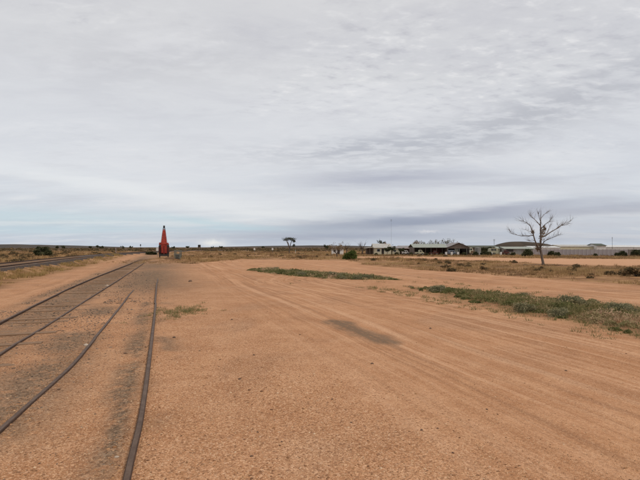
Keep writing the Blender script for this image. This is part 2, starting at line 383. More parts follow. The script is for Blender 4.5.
M_GLASS = mat('dark_window_glass', (0.02, 0.025, 0.03), (0.03, 0.035, 0.04), 1, 0.1, spec=0.5)
M_BARK = mat('dead_tree_bark', (0.21, 0.165, 0.13), (0.080, 0.056, 0.043), 5, 0.9, 1.0, 0, (1, 1, 0.3))
M_BARKDK = mat('dark_bark', (0.075, 0.055, 0.043), (0.13, 0.098, 0.078), 3, 0.9, 0.4)
M_PINK = mat('pink_dusty_metal', (0.34, 0.26, 0.235), (0.26, 0.18, 0.155), 1.4, 0.7)
M_TIMBER = mat('old_grey_timber', (0.155, 0.12, 0.095), (0.10, 0.075, 0.058), 4, 0.9, 0.3, 0, (1, 1, 0.2))
M_ROOFGRN = corrugated('pale_green_corrugated_iron', (0.387, 0.418, 0.361), (0.308, 0.317, 0.264))
M_ROOFPALE = corrugated('pale_corrugated_iron', (0.55, 0.54, 0.50), (0.42, 0.37, 0.31))
M_ROOFWHITE = corrugated('white_corrugated_iron', (0.74, 0.74, 0.73), (0.62, 0.60, 0.57))
M_ROOFGREY = corrugated('grey_corrugated_iron', (0.33, 0.31, 0.31), (0.26, 0.22, 0.20))
M_WALLGREY = corrugated('weathered_grey_iron', (0.27, 0.28, 0.265), (0.20, 0.175, 0.15))
M_WALLBRN = corrugated('rusty_brown_iron', (0.185, 0.15, 0.125), (0.13, 0.085, 0.062))
M_FENCE = corrugated('lilac_grey_fence_iron', (0.43, 0.395, 0.40), (0.36, 0.315, 0.30))
M_FENCEDK = corrugated('brown_grey_fence_iron', (0.235, 0.205, 0.18), (0.17, 0.135, 0.11))
M_REDSHADE = mat('oxide_red_paint', (0.115, 0.035, 0.025), (0.075, 0.03, 0.024), 2, 0.75)
M_OLIVE = mat('pale_olive_paint', (0.40, 0.39, 0.27), (0.30, 0.28, 0.19), 2, 0.6)
M_RUBBER = mat('tyre_rubber', (0.022, 0.021, 0.02), (0.05, 0.04, 0.034), 5, 0.9)
L_GREEN = leafmat('green_verge_leaves', [(0.0, (0.092, 0.097, 0.036)), (0.35, (0.166, 0.165, 0.059)), (0.62, (0.262, 0.222, 0.101)), (0.85, (0.416, 0.304, 0.171)), (1.0, (0.554, 0.365, 0.236))])
L_SALT = leafmat('grey_green_saltbush_leaves', [(0.0, (0.108, 0.109, 0.054)), (0.5, (0.206, 0.198, 0.108)), (0.85, (0.350, 0.305, 0.180)), (1.0, (0.473, 0.346, 0.203))])
L_DRY = leafmat('dry_grass_blades', [(0.0, (0.105, 0.070, 0.040)), (0.35, (0.270, 0.163, 0.077)), (0.7, (0.425, 0.280, 0.131)), (1.0, (0.581, 0.416, 0.213))])
L_STRAW = leafmat('straw_grass_blades', [(0.0, (0.163, 0.116, 0.043)), (0.35, (0.306, 0.202, 0.076)), (0.7, (0.418, 0.282, 0.120)), (1.0, (0.530, 0.367, 0.174))])
L_BRUSH = leafmat('brown_olive_scrub_leaves', [(0.0, (0.080, 0.063, 0.034)), (0.5, (0.164, 0.118, 0.061)), (0.85, (0.284, 0.181, 0.093)), (1.0, (0.399, 0.231, 0.119))])
L_DARK = leafmat('dark_evergreen_leaves', [(0.0, (0.033, 0.039, 0.019)), (0.6, (0.075, 0.081, 0.038)), (1.0, (0.143, 0.129, 0.065))])
L_BUSH = leafmat('fresh_green_bush_leaves', [(0.0, (0.050, 0.071, 0.017)), (0.6, (0.098, 0.129, 0.031)), (1.0, (0.169, 0.178, 0.054))])
L_GUM = leafmat('dull_grey_green_leaves', [(0.0, (0.055, 0.060, 0.042)), (0.6, (0.095, 0.100, 0.070)), (1.0, (0.15, 0.15, 0.11))])
L_PALE = leafmat('pale_grey_gum_leaves', [(0.0, (0.11, 0.115, 0.088)), (0.6, (0.19, 0.19, 0.145)), (1.0, (0.29, 0.27, 0.205))])
M_HILL = mat('far_hill_scrub', (0.078, 0.058, 0.041), (0.046, 0.038, 0.030), 0.03, 0.95)

# ------------------------------------------------------------------ ground
def axis(fine0, fine1, step, lo, hi, g=1.032):
    a = list(np.arange(fine0, fine1, step)); s = step
    while a[-1] < hi: s *= g; a.append(a[-1]+s)
    s = step; pre = []; p = fine0
    while p > lo: s *= g*1.02; p -= s; pre.append(p)
    return np.array(pre[::-1]+a)
ax = axis(-11, 11, 0.09, -5000, 5000); ay = axis(2.5, 22, 0.09, -400, 6000)
GXX, GYY = np.meshgrid(ax, ay); gxf, gyf = GXX.ravel(), GYY.ravel()
gzf = gz(gxf, gyf)
gu, gv = uv(gxf, gyf); gr_ = np.hypot(gxf, gyf)
def pxpoly(pts): return [at(*p) for p in pts]
SCRUB_NEAR = [(x_, y_) for x_, y_ in [xy(-40, 25.5), xy(20, 25.4), xy(33, 25.2), xy(48, 24.0), xy(55, 24.0)]] + pxpoly([(352, 260.6), (300, 259.6), (245, 259.2), (215, 261.5), (190, 263.5)]) + [xy(76, 0.5), xy(100, -2), xy(400, -2), (-400, 6000), (6000, 6000), (6000, -400), (60, -400)]
ROAD = [xy(-300, 60)] + pxpoly([(640, 266), (560, 264.2), (500, 261.3), (440, 259.6), (405, 258.2), (352, 257.6), (352, 256.6), (405, 256.3), (440, 256.9), (500, 257.8), (560, 258.8), (640, 259.3)]) + [xy(-300, 92)]
wn = 1.6*vnoise(gxf, gyf, 4.0) + 3.0*vnoise(gxf, gyf, 11.)
sdS = polysd(gxf, gyf, SCRUB_NEAR) + wn*0.7; scrub = 1-sst(sdS, -0.9, 0.9)
sdR = polysd(gxf, gyf, ROAD); road = 1-sst(sdR + wn*0.5, -1.2, 1.2)
leftscrub = 1-sst(gv + 0.8*vnoise(gxf, gyf, 2.5), -8.9, -7.9)
left_dirt = np.exp(-((gv+6.4)/1.0)**2)
scrub = np.maximum(scrub*(1-road), leftscrub)
STRIP1 = [xy(23.6, 12.4), xy(20, 14.4), xy(14, 16.0), xy(6, 16.5), xy(-10, 16.5), xy(-10, 11.2), xy(6, 11.1), xy(13, 11.0), xy(18.5, 11.6)]
STRIP2 = pxpoly([(249, 269.9), (262, 272.6), (300, 276.6), (350, 279.8), (405, 280.6), (400, 278.8), (350, 275.6), (300, 271.2), (262, 268.3)])
s1 = 1-sst(polysd(gxf, gyf, STRIP1)+0.5*vnoise(gxf, gyf, 0.8), -0.5, 0.7)
s2 = 1-sst(polysd(gxf, gyf, STRIP2)+0.8*vnoise(gxf, gyf, 1.2), -0.6, 0.9)
scrub = np.maximum(scrub, 0.75*np.maximum(s1, s2))
far = sst(gr_+30*vnoise(gxf, gyf, 30.), 190, 420)
cinder_shade = np.exp(-((gv+3.75)/0.95)**4)*(0.60+0.4*sst(gu, 10, 30))
cinder_shade = np.maximum(cinder_shade, 0.85*np.exp(-((gv+2.0)/0.75)**2)*sst(vnoise(gxf, gyf, 1.7), -0.2, 0.2))
yard = np.exp(-((gu-38)/15)**4)*np.exp(-((gv+0.9)/2.5)**2); cinder_shade = np.maximum(cinder_shade, 0.95*yard); cinder_shade = np.maximum(cinder_shade, 0.8*np.exp(-((gv+5.05)/0.3)**2)*sst(gu, 14, 26))
cinder_shade = np.maximum(cinder_shade, 0.9*np.exp(-((gu-60)/16)**2)*np.exp(-((gv+1.2)/3.6)**2))
cinder_shade = np.maximum(cinder_shade, 0.85*np.exp(-((gv+0.62)/0.22)**2)*sst(vnoise(gxf+3, gyf, 1.1), -0.1, 0.3)*(gu < 20))
cinder_shade = np.maximum(cinder_shade, 0.6*np.exp(-((gv-0.05)/0.3)**2)*sst(vnoise(gxf+8, gyf, 0.9), -0.05, 0.3)*(gu < 20))
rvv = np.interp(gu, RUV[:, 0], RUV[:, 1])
cinder_shade = np.maximum(cinder_shade, 0.95*np.exp(-((gv-rvv+0.24)/0.15)**2)*sst(gu, 4.2, 5.5)*(1-sst(gu, 11, 16))*sst(vnoise(gxf+2, gyf, 0.8), -0.42, 0.05))  # dark soil band with the rail's shadow strip painted into the ground colour
trackw = np.maximum(sst(gv, 2.0, 4.2)*(1-sst(gv, 10.2, 12.0)), sst(gv, 15.0, 16.5)*(1-scrub))
trackw = np.maximum(trackw, road); trackw = np.maximum(trackw, 0.6*left_dirt)
def stain(px0, py0, px1, py1, w):
    a = np.array(at(px0, py0)); b = np.array(at(px1, py1)); e = b-a; t = np.clip(((gxf-a[0])*e[0]+(gyf-a[1])*e[1])/(e@e), 0, 1)
    d = np.hypot(gxf-a[0]-t*e[0], gyf-a[1]-t*e[1]); return 1-sst(d+0.35*vnoise(gxf, gyf, 0.5), w*0.3, w*1.6)
oil = 0.85*stain(334, 322, 384, 343, 0.33)
oil = np.maximum(oil, 0.35*stain(382, 343, 402, 351, 0.12))
paleg = road*0.45
GW = len(ax); ii = np.arange(len(ay)-1)[:, None]*GW + np.arange(GW-1)[None, :]
gf = np.stack([ii, ii+1, ii+1+GW, ii+GW], -1).reshape(-1, 4)
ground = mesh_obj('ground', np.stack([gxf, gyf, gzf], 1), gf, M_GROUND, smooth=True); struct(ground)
def vattr(o, name, r, g, b):
    a = o.data.attributes.new(name, 'FLOAT_VECTOR', 'POINT'); a.data.foreach_set('vector', np.stack([r, g, b], 1).astype(np.float32).ravel())
vattr(ground, 'zone', np.clip(scrub, 0, 1), np.clip(cinder_shade, 0, 1)*(1-far), np.clip(trackw, 0, 1)*(1-far))
vattr(ground, 'zone2', far, oil, paleg)

# low hills on the horizon
def hill(px0, px1, d, top_px, seed, ext=1.0, peak=0.5):
    x0, x1 = gx(px0, d), gx(px1, d); n = 60; m = 14; vs = []; H = HC + top_px*d/480
    dep = (x1-x0)*0.35
    for j in range(m+1):
        for i in range(n+1):
            s = i/n; t = j/m; x = x0+(x1-x0)*s; y = d+dep*(t-0.25)
            pr = math.sin(math.pi*s**(math.log(0.5)/math.log(peak)))**0.75 if 0 < s < 1 else 0
            z = -4 + (H+4)*pr*max(0, math.sin(math.pi*min(1, t*1.0)))**0.8 + 0.05*H*float(vnoise(x+seed, y, d*0.03))*pr*4
            vs.append((x, y, z))
    fs = [(j*(n+1)+i, j*(n+1)+i+1, (j+1)*(n+1)+i+1, (j+1)*(n+1)+i) for j in range(m) for i in range(n)]
    return struct(mesh_obj('hill', vs, fs, M_HILL, smooth=True))
hill(-420, 130, 1500, 3.2, 3, peak=0.62)
hill(490, 572, 700, 6.0, 9, peak=0.40)
hill(190, 430, 3200, 1.6, 14)
hill(520, 1100, 2600, 1.2, 21)

# ------------------------------------------------------------------ railway tracks
def rail_profile(h=0.14, head=0.068, foot=0.125):
    a, w = head/2, 0.009
    return [(-foot/2, -h), (foot/2, -h), (foot/2, -h+0.012), (w, -h+0.03), (w, -0.045), (a, -0.036), (a, -0.008), (a*0.72, 0.0), (-a*0.72, 0.0), (-a, -0.008), (-a, -0.036), (-w, -0.045), (-w, -h+0.03), (-foot/2, -h+0.012)]
def sweep_rail(path, top, parent, prof=None):
    """path: list of (x, y); top: list of rail-head heights"""
    prof = prof or rail_profile(); mb = MB(); n = len(prof); rings = []
    for i, (x, y) in enumerate(path):
        a = path[max(i-1, 0)]; b = path[min(i+1, len(path)-1)]; tx, ty = b[0]-a[0], b[1]-a[1]; L = math.hypot(tx, ty); nx, ny = ty/L, -tx/L
        rings.append([(x+nx*p[0], y+ny*p[0], top[i]+p[1]) for p in prof])
    vs = [p for r in rings for p in r]
    fs = []; mi = []
    for i in range(len(rings)-1):
        for j in range(n):
            k = (j+1) % n; fs.append((i*n+j, i*n+k, (i+1)*n+k, (i+1)*n+j)); mi.append(1 if j == 7 else 0)
    fs.append(tuple(range(n))[::-1]); fs.append(tuple((len(rings)-1)*n+j for j in range(n))); mi += [0, 0]
    return mesh_obj('rail', vs, fs, [M_RAIL, M_RAILTOP], parent, fmat=mi)
def spl(pts, n):
    """Catmull-Rom through (x, y) points, resampled"""
    P = [np.array(p, float) for p in pts]; P = [2*P[0]-P[1]]+P+[2*P[-1]-P[-2]]; out = []
    for i in range(1, len(P)-2):
        for k in range(n):
            t = k/n; a, b, c_, d = P[i-1:i+3]
            out.append(0.5*((2*b)+(c_-a)*t+(2*a-5*b+4*c_-d)*t*t+(3*b-a-3*c_+d)*t**3))
    out.append(P[-2]); return [tuple(o) for o in out]
def lengths(parent, path, proud, seg=(9, 13), gap=0.02, jit=0.012, plates=True, sink=(1e5, 2e5)):
    """lay a run of rail as separate lengths with open joints"""
    acc = 0; start = 0; r = random.Random(len(path)*7+int(proud*1000)); lim = r.uniform(*seg); k = 0
    for i in range(1, len(path)):
        acc += math.dist(path[i], path[i-1])
        if acc > lim or i == len(path)-1:
            p = path[start:i+1]; off = r.uniform(-jit, jit)
            p = [(q_[0]+off*Nn[0], q_[1]+off*Nn[1]) for q_ in p]
            tp = []
            for q_ in p: tp.append(float(gz(q_[0], q_[1]))*0.25 + proud - 0.10*float(sst(uv(*q_)[0], sink[0], sink[1])))
            sweep_rail(p, tp, parent)
            if plates and i < len(path)-1 and math.hypot(*path[i]) < 45:
                for s in (-1, 1):
                    mb = MB(); M = Matrix.Translation((path[i][0]+Nn[0]*s*0.022, path[i][1]+Nn[1]*s*0.022, tp[-1]-0.082)) @ Matrix.Rotation(math.atan2(T[1], T[0]), 4, 'Z')
                    mb.box(-0.28, 0.28, -0.011, 0.011, -0.033, 0.033, 0, M)
                    for b_ in (-0.2, -0.07, 0.07, 0.2): mb.box(b_-0.014, b_+0.014, -0.022, 0.022, -0.014, 0.014, 0, M)
                    mb.build('fishplate', M_RAIL, parent)
            start = i; acc = 0; lim = r.uniform(*seg); k += 1

t1 = thing('railway_track', 'rusty rail pair sunk in orange gravel at the bottom left corner', 'railway track', (0, 0, 0))
rr = [(-0.75, 1.0)] + [at(*p) for p in RRP]
lr = [(-2.55, 1.4), (-3.35, 4.2)] + [at(*p) for p in LRP]
lengths(t1, spl(rr, 14), 0.092, (6.2, 12), sink=(24, 38))
lengths(t1, spl(lr, 14), 0.062, (8, 13), sink=(20, 33))
t2 = thing('railway_track', 'old siding with half buried sleepers running from the left edge towards the crane', 'railway track', (0, 0, 0))
ll = [xy(-6, -4.1), xy(4, -4.2)] + [at(*p) for p in [(0, 326), (45, 302.5), (80, 285)]] + [at(112, 271.5), at(134, 262.6), at(143, 258.8), at(149, 256.2)]
l2 = [xy(-6, -2.8), xy(2, -2.95)] + [at(*p) for p in [(0, 357), (35, 335), (60, 319), (100, 292.5)]] + [at(127, 275), at(142, 264.6), at(149, 260.0), at(154, 257.0)]
sl, sr_ = spl(ll, 16), spl(l2, 16)
lengths(t2, sl, 0.095, (9, 13), sink=(70, 105)); lengths(t2, sr_, 0.060, (9, 13), sink=(60, 90))
sm = MB(); sm.box(-1.12, 1.12, -0.115, 0.115, -0.10, 0.0); SLM = sm.build('sleeper', M_SLEEPER, t2)
def along(path, u): 
    us = [uv(*p)[0] for p in path]; return (np.interp(u, us, [p[0] for p in path]), np.interp(u, us, [p[1] for p in path]))
k = 0
for u_ in np.arange(5.5, 92, 0.68):
    a = along(sl, u_); b = along(sr_, u_); cx, cy = (a[0]+b[0])/2, (a[1]+b[1])/2
    o = SLM if k == 0 else SLM.copy()
    if k: COL.objects.link(o); o.parent = t2
    o.location = (cx, cy, float(gz(cx, cy))+0.024+random.uniform(-0.026, 0.016))
    o.rotation_euler = (random.uniform(-.012, .012), random.uniform(-.01, .01), math.atan2(a[1]-b[1], a[0]-b[0])+random.uniform(-.03, .03)+math.pi)
    o.scale = (random.uniform(0.93, 1.05), random.uniform(0.85, 1.1), 1); k += 1

# the raised line on the left
t3 = thing('railway_track', 'raised railway line with grey ballast and dark edges beyond the dry grass at far left', 'railway track', (0, 0, 0))
def ribbon(prof, u0, u1, du, name, mats, parent, mi):
    us = np.arange(u0, u1, du); rings = []
    for u_ in us:
        b = float(bed_v(u_)); ring = []
        for (dv, z) in prof:
            x_, y_ = xy(u_, b+dv+0.10*float(vnoise(u_, dv*7, 1.3))); ring.append((x_, y_, z+0.05*float(vnoise(u_*3, dv*9, 1.0))))
        rings.append(ring)
    n = len(prof); vs = [p for r in rings for p in r]; fs = []; fm = []
    for i in range(len(rings)-1):
        for j in range(n-1): fs.append((i*n+j, i*n+j+1, (i+1)*n+j+1, (i+1)*n+j)); fm.append(mi[j])
    return mesh_obj(name, vs, fs, mats, parent, fmat=fm)
Z = BEDZ
ribbon([(-3.2, 0.05), (-2.3, Z-0.10), (-2.0, Z+0.0), (-1.75, Z+0.02), (-0.9, Z), (0, Z-0.01), (0.9, Z), (1.75, Z+0.01), (2.02, Z+0.04), (2.55, Z-0.27), (3.2, 0.02)], -20, 300, 0.9, 'ballast_bed', [M_BALLAST, M_BALLDARK], t3, [1, 1, 1, 0, 0, 0, 0, 1, 1, 1])
for dv in (-1.25, 1.25):
    pth = [xy(u_, float(bed_v(u_))+dv) for u_ in np.arange(-20, 300, 4)]
    sweep_rail(pth, [Z+0.13]*len(pth), t3)

sm = MB(); sm.box(-1.7, 1.7, -0.13, 0.13, -0.12, 0.0); SM3 = sm.build('sleeper', M_SLEEPER, t3)
for k, u_ in enumerate(np.arange(14, 92, 0.75)):
    o = SM3 if k == 0 else SM3.copy()
    if k: COL.objects.link(o); o.parent = t3
    x_, y_ = xy(u_, float(bed_v(u_))); o.location = (x_, y_, Z+0.018); o.rotation_euler = (0, 0, math.atan2(Nn[1], Nn[0])+random.uniform(-.02, .02))

# ------------------------------------------------------------------ vegetation generators
def blades(cen, hgt, per, spread, width, lean=0.5):
    """tufts of grass: cen (n,3), hgt (n,) -> verts, tris"""
    n = len(cen); N = n*per; c_ = np.repeat(cen, per, 0); h = np.repeat(hgt, per)*rng.uniform(0.45, 1.1, N)
    a = rng.uniform(0, 2*math.pi, N); r = np.repeat(spread if np.ndim(spread) else np.full(n, spread), per)*np.sqrt(rng.random(N))
    bx = c_[:, 0]+np.cos(a)*r; by = c_[:, 1]+np.sin(a)*r; bz = c_[:, 2]-0.01
    la = a+rng.normal(0, 0.7, N); le = h*lean*rng.uniform(0.1, 1.0, N); w = np.repeat(width if np.ndim(width) else np.full(n, width), per)*rng.uniform(0.6, 1.3, N)
    wa = rng.uniform(0, 2*math.pi, N)
    v0 = np.stack([bx-np.cos(wa)*w, by-np.sin(wa)*w, bz], 1); v1 = np.stack([bx+np.cos(wa)*w, by+np.sin(wa)*w, bz], 1)
    v2 = np.stack([bx+np.cos(la)*le, by+np.sin(la)*le, bz+h], 1)
    return np.stack([v0, v1, v2], 1).reshape(-1, 3), np.arange(N*3).reshape(-1, 3), N
def leaves(cen, size, asp=1.7):
    """one diamond leaf (quad) per centre, random orientation"""
    n = len(cen); d = rng.normal(size=(n, 3)); d /= np.linalg.norm(d, axis=1)[:, None]
    e = rng.normal(size=(n, 3)); e -= d*(e*d).sum(1)[:, None]; e /= np.linalg.norm(e, axis=1)[:, None]
    s = (size*rng.uniform(0.6, 1.3, n))[:, None]
    v = np.stack([cen-d*s*asp*0.5, cen+e*s*0.5, cen+d*s*asp*0.5, cen-e*s*0.5], 1).reshape(-1, 3)
    return v, np.arange(n*4).reshape(-1, 4)
def clumps(n, rx, ry, rz, nc, cr, low=0.0):
    """leaf centres gathered in nc clumps inside an ellipsoid shell; returns centres and a tone per leaf"""
    d = rng.normal(size=(nc, 3)); d /= np.linalg.norm(d, axis=1)[:, None]; d[:, 2] = np.abs(d[:, 2])*(1-low)+d[:, 2]*low
    cc = d*(rng.uniform(0.35, 1.0, nc)**0.6)[:, None]*np.array([rx, ry, rz]); ct = rng.random(nc)
    k = rng.integers(0, nc, n); off = np.clip(rng.normal(size=(n, 3)), -1.5, 1.5)*cr*(rng.uniform(0.6, 1.3, nc)[k])[:, None]
    return cc[k]+off, np.clip(ct[k]*0.55+rng.random(n)*0.45, 0, 1)
def zone(x, y, zs):
    px = 320+480*x/y
    return next((t for lim, t in zs if px < lim), zs[-1][1])
ZR = [(230, 'just right of the red crane'), (285, 'below the two white signs'), (330, 'right of the flat topped tree'), (366, 'around the round green bush'), (412, 'below the cream house'), (447, 'below the long open shed'), (475, 'below the gabled shed'), (505, 'below the olive caravan'), (530, 'left of the dead tree'), (556, 'at the foot of the dead tree'), (590, 'right of the dead tree'), (9e9, 'near the right edge')]
ZL = [(30, 'near the left edge'), (58, 'around the dark green bush'), (85, 'right of the dark green bush'), (110, 'left of the pale marker post'), (9e9, 'right of the pale marker post')]
SHRUBS = {}
def shrub_mesh(key, rx, rz, n, leaf, lm, nc=14, stems=5, bark=None):
    c_, t = clumps(n, rx, rx, rz, nc, rx*0.20); c_[:, 2] = np.abs(c_[:, 2])*0.92+rz*0.10
    v, f = leaves(c_, np.full(n, leaf)); SHRUBS[key] = (v, f, t, lm, rx, rz, stems, bark or M_BARKDK)
def shrub(name, key, x, y, label, cat, group=None, s=1.0, rz=None, sz=1.0):
    v, f, t, lm, rx, rzz, stems, bark = SHRUBS[key]
    th = thing(name, label, cat, (x, y, float(gz(x, y))-0.02), random.uniform(0, 6.28) if rz is None else rz, group)
    if ('m', key) not in SHRUBS:
        a = mesh_obj('foliage', v, f, lm, th, rnd=t)
        mb = MB(); rr_ = random.Random(3)
        for i in range(stems):
            q = rr_.uniform(0, 6.28); l = rx*rr_.uniform(0.3, 0.8)
            mb.tube([(0, 0, -0.05), (math.cos(q)*l*0.4, math.sin(q)*l*0.4, rzz*0.35), (math.cos(q)*l, math.sin(q)*l, rzz*0.8)], [0.03*rx+0.008, 0.02*rx+0.005, 0.004], 5)
        b = mb.build('stem', bark, th); SHRUBS[('m', key)] = (a.data, b.data)
    else:
        da, db = SHRUBS[('m', key)]
        for nm, d_ in (('foliage', da), ('stem', db)):
            o = bpy.data.objects.new(nm, d_); COL.objects.link(o); o.parent = th
    th.scale = (s, s, s*sz); return th
shrub_mesh('salt', 0.42, 0.36, 2200, 0.030, L_SALT, 24)
shrub_mesh('salt2', 0.5, 0.30, 2200, 0.032, L_SALT, 20)
shrub_mesh('brush', 0.8, 0.75, 700, 0.13, L_BRUSH, 14)
shrub_mesh('brush2', 0.9, 0.55, 600, 0.14, L_BRUSH, 9)
shrub_mesh('bush', 1.7, 2.3, 4200, 0.17, L_BUSH, 34, 7)
shrub_mesh('dark', 1.5, 2.3, 2600, 0.20, L_DARK, 22, 7)
shrub_mesh('twig', 0.9, 1.2, 260, 0.10, L_BRUSH, 12, 16)
def inpoly(n, P, sd=0.0):
    P = np.array(P); lo, hi = P.min(0), P.max(0); out = np.zeros((0, 2))
    while len(out) < n:
        q = rng.uniform(lo, hi, (n*3, 2)); s = polysd(q[:, 0], q[:, 1], P)+sd*vnoise(q[:, 0], q[:, 1], 0.9); out = np.vstack([out, q[s < 0]])
    return out[:n]
def grass_obj(name, pts, hgt, per, spread, width, lm, label, cat, tone=None, lean=0.5):
    cen = np.column_stack([pts, gz(pts[:, 0], pts[:, 1])]); v, f, N = blades(cen, hgt, per, spread, width, lean)
    tt = np.repeat(rng.random(len(pts)) if tone is None else tone, per); r_ = np.clip(tt*0.65+rng.random(N)*0.35, 0, 1)
    return stuff(mesh_obj(name, v, f, lm, rnd=r_), label, cat)

# green verge strips: low hummocks of leaves with grass between them
def verge(poly, nm, nl, rad, hgt, leaf, nt, th_, per, wd_, label, base, fade=1.0):
    P_ = np.array(poly); c_ = inpoly(nm, poly, 0.9); ed = np.clip(-polysd(c_[:, 0], c_[:, 1], P_)/fade, 0.35, 1)
    R_ = rng.uniform(*rad, nm)*ed; Hh = rng.uniform(*hgt, nm)*ed
    tn = np.clip(base+1.3*vnoise(c_[:, 0], c_[:, 1], 1.9)+0.22*rng.normal(size=nm), 0, 1)
    k = np.repeat(np.arange(nm), nl); N = len(k); rr_ = np.sqrt(rng.random(N)); a = rng.uniform(0, 6.283, N)
    x = c_[k, 0]+np.cos(a)*rr_*R_[k]; y = c_[k, 1]+np.sin(a)*rr_*R_[k]
    z = gz(x, y)+Hh[k]*(1-rr_**2)*rng.uniform(0.35, 1.1, N)+0.01
    v, f = leaves(np.stack([x, y, z], 1), np.full(N, leaf), 2.4)
    lean = np.clip(tn[k]*0.8+rng.random(N)*0.3, 0, 1)
    p = inpoly(nt, poly, 0.9); e2 = np.clip(-polysd(p[:, 0], p[:, 1], P_)/fade, 0.35, 1)
    t2_ = np.clip(base+0.22+1.3*vnoise(p[:, 0]+31, p[:, 1], 1.4)+0.2*rng.normal(size=nt), 0, 1)
    gv_, gf_, gn = blades(np.column_stack([p, gz(p[:, 0], p[:, 1])]), rng.uniform(*th_, nt)*e2, per, 0.14, wd_, 0.9)
    vv = np.vstack([v, gv_]); q4 = f; q3 = gf_+len(v)
    fs = np.vstack([q4[:, [0, 1, 2]], q4[:, [0, 2, 3]], q3])
    rn = np.concatenate([lean, lean, np.clip(np.repeat(t2_, per)*0.75+rng.random(gn)*0.3, 0, 1)])
    return stuff(mesh_obj('verge_grass', vv, fs, L_GREEN, rnd=rn), label, 'grass')
verge(STRIP1, 640, 130, (0.22, 0.55), (0.07, 0.26), 0.036, 1900, (0.10, 0.34), 20, 0.009, 'green and straw grass strip beside the dirt track at right', 0.36, 0.9)
verge(STRIP2, 230, 80, (0.3, 0.85), (0.06, 0.30), 0.075, 1100, (0.12, 0.42), 14, 0.018, 'long low strip of green grass across the middle of the dirt yard', 0.48, 1.2)
q = np.vstack([xyq for xyq in [np.stack(xy(rng.uniform(6, 24, 240), rng.normal(10.7, 0.45, 240)), 1), np.stack(xy(rng.uniform(6, 30, 60), rng.normal(16.6, 0.9, 60)), 1), np.stack(xy(rng.uniform(24, 46, 50), rng.normal(11.5, 2.2, 50)), 1)]])
grass_obj('grass_patch', q, rng.uniform(0.05, 0.16, len(q)), 18, 0.12, 0.008, L_GREEN, 'stray weeds spreading from the grass strips into the dirt', 'grass', rng.uniform(0.2, 1, len(q)), 0.9)
# dry grass along the raised line, yellowest at its foot
n = 5200; us = rng.uniform(8, 120, n); vs_ = rng.uniform(-11.2, -8.8, n); vs_ += 0.0; x_, y_ = xy(us, vs_); p = np.stack([x_, y_], 1)
keep = vnoise(x_, y_, 3.0)+0.25*rng.normal(size=n) > 0.32-0.14*(np.abs(vs_+10.4) < 0.6); p = p[keep]
grass_obj('dry_grass', p, rng.uniform(0.10, 0.36, len(p)), 16, 0.24, 0.020, L_STRAW, 'yellow dry grass along the foot of the raised railway line', 'grass')
# dry scrub grass over the plain
def plain(n, mask, h, per, sp, wd_, lm, label, rmin, rmax, azr):
    r_ = np.exp(rng.uniform(math.log(rmin), math.log(rmax), n)); a = rng.uniform(*azr, n); q = np.stack([r_*np.tan(a), r_], 1)
    q = q[mask(q)]; s = np.clip(np.hypot(q[:, 0], q[:, 1])/60, 0.8, 6)
    tn = np.clip(0.42+1.0*vnoise(q[:, 0]+50, q[:, 1]*0.6, 7.)+0.8*vnoise(q[:, 0], q[:, 1], 2.5)+0.18*rng.normal(size=len(q)), 0, 1)
    hg = 0.45+1.1*np.clip(vnoise(q[:, 0]+90, q[:, 1], 5.)+0.45, 0, 1)
    return grass_obj('dry_grass', q, rng.uniform(*h, len(q))*hg*np.clip(s, 0.9, 1.6), per, sp*s, wd_*s, lm, label, 'grass', tn)
def mright(q):
    u_, v_ = uv(q[:, 0], q[:, 1]); s = polysd(q[:, 0], q[:, 1], SCRUB_NEAR); r_ = polysd(q[:, 0], q[:, 1], ROAD)
    return (s+2.0*vnoise(q[:, 0], q[:, 1], 4.) < 0) & (r_ > 0.8) & (vnoise(q[:, 0]+7, q[:, 1], 6.)+0.16*rng.normal(size=len(q)) > -0.04)
def mleft(q):
    u_, v_ = uv(q[:, 0], q[:, 1]); return (v_ < -16.5) & (vnoise(q[:, 0]+7, q[:, 1], 6.)+0.22*rng.normal(size=len(q)) > -0.05)
plain(26000, mright, (0.12, 0.38), 12, 0.26, 0.022, L_DRY, 'dry brown grass over the scrub between the yard and the sheds', 26, 260, (-0.30, 0.66))
plain(11000, mleft, (0.12, 0.40), 12, 0.26, 0.024, L_DRY, 'dry brown grass on the plain beyond the raised line', 45, 260, (-0.66, -0.22))

# ------------------------------------------------------------------ scattered shrubs
G1 = 'low shrubs in the dry scrub at right'; G2 = 'low shrubs on the plain at left'; G3 = 'saltbush clumps in the green strip at right'
def scat(n, mask, rmin, rmax, azr, label, group, keys, sc, seed):
    r_ = random.Random(seed); k = 0; tries = 0
    while k < n and tries < 20000:
        tries += 1; d = math.exp(r_.uniform(math.log(rmin), math.log(rmax))); a = r_.uniform(*azr); q = np.array([[d*math.tan(a), d]])
        if mask(q)[0]:
            sz_ = r_.uniform(*sc); fr = (math.log(d)-math.log(rmin))/(math.log(rmax)-math.log(rmin))
            zn = zone(q[0, 0], q[0, 1], ZR if 'right' in group else ZL)
            lb = '%s brown shrub %s, %s' % ('larger' if sz_ > sum(sc)/2 else 'small', label[0 if fr < 0.5 else 1], zn)
            shrub('scrub_bush', r_.choice(keys), q[0, 0], q[0, 1], lb, 'shrub', group, sz_*(1+0.004*d)); k += 1
scat(110, mright, 34, 170, (-0.28, 0.62), ('in scrub near the yard', 'in scrub far from the yard'), G1, ['brush', 'brush2', 'brush2'], (0.17, 0.45), 4)
scat(60, mleft, 55, 200, (-0.62, -0.25), ('in grass close behind the raised line', 'on the plain beyond the raised line'), G2, ['brush', 'brush2'], (0.3, 0.7), 8)
rr2 = random.Random(12)
P1 = inpoly(20, STRIP1, 0.3)
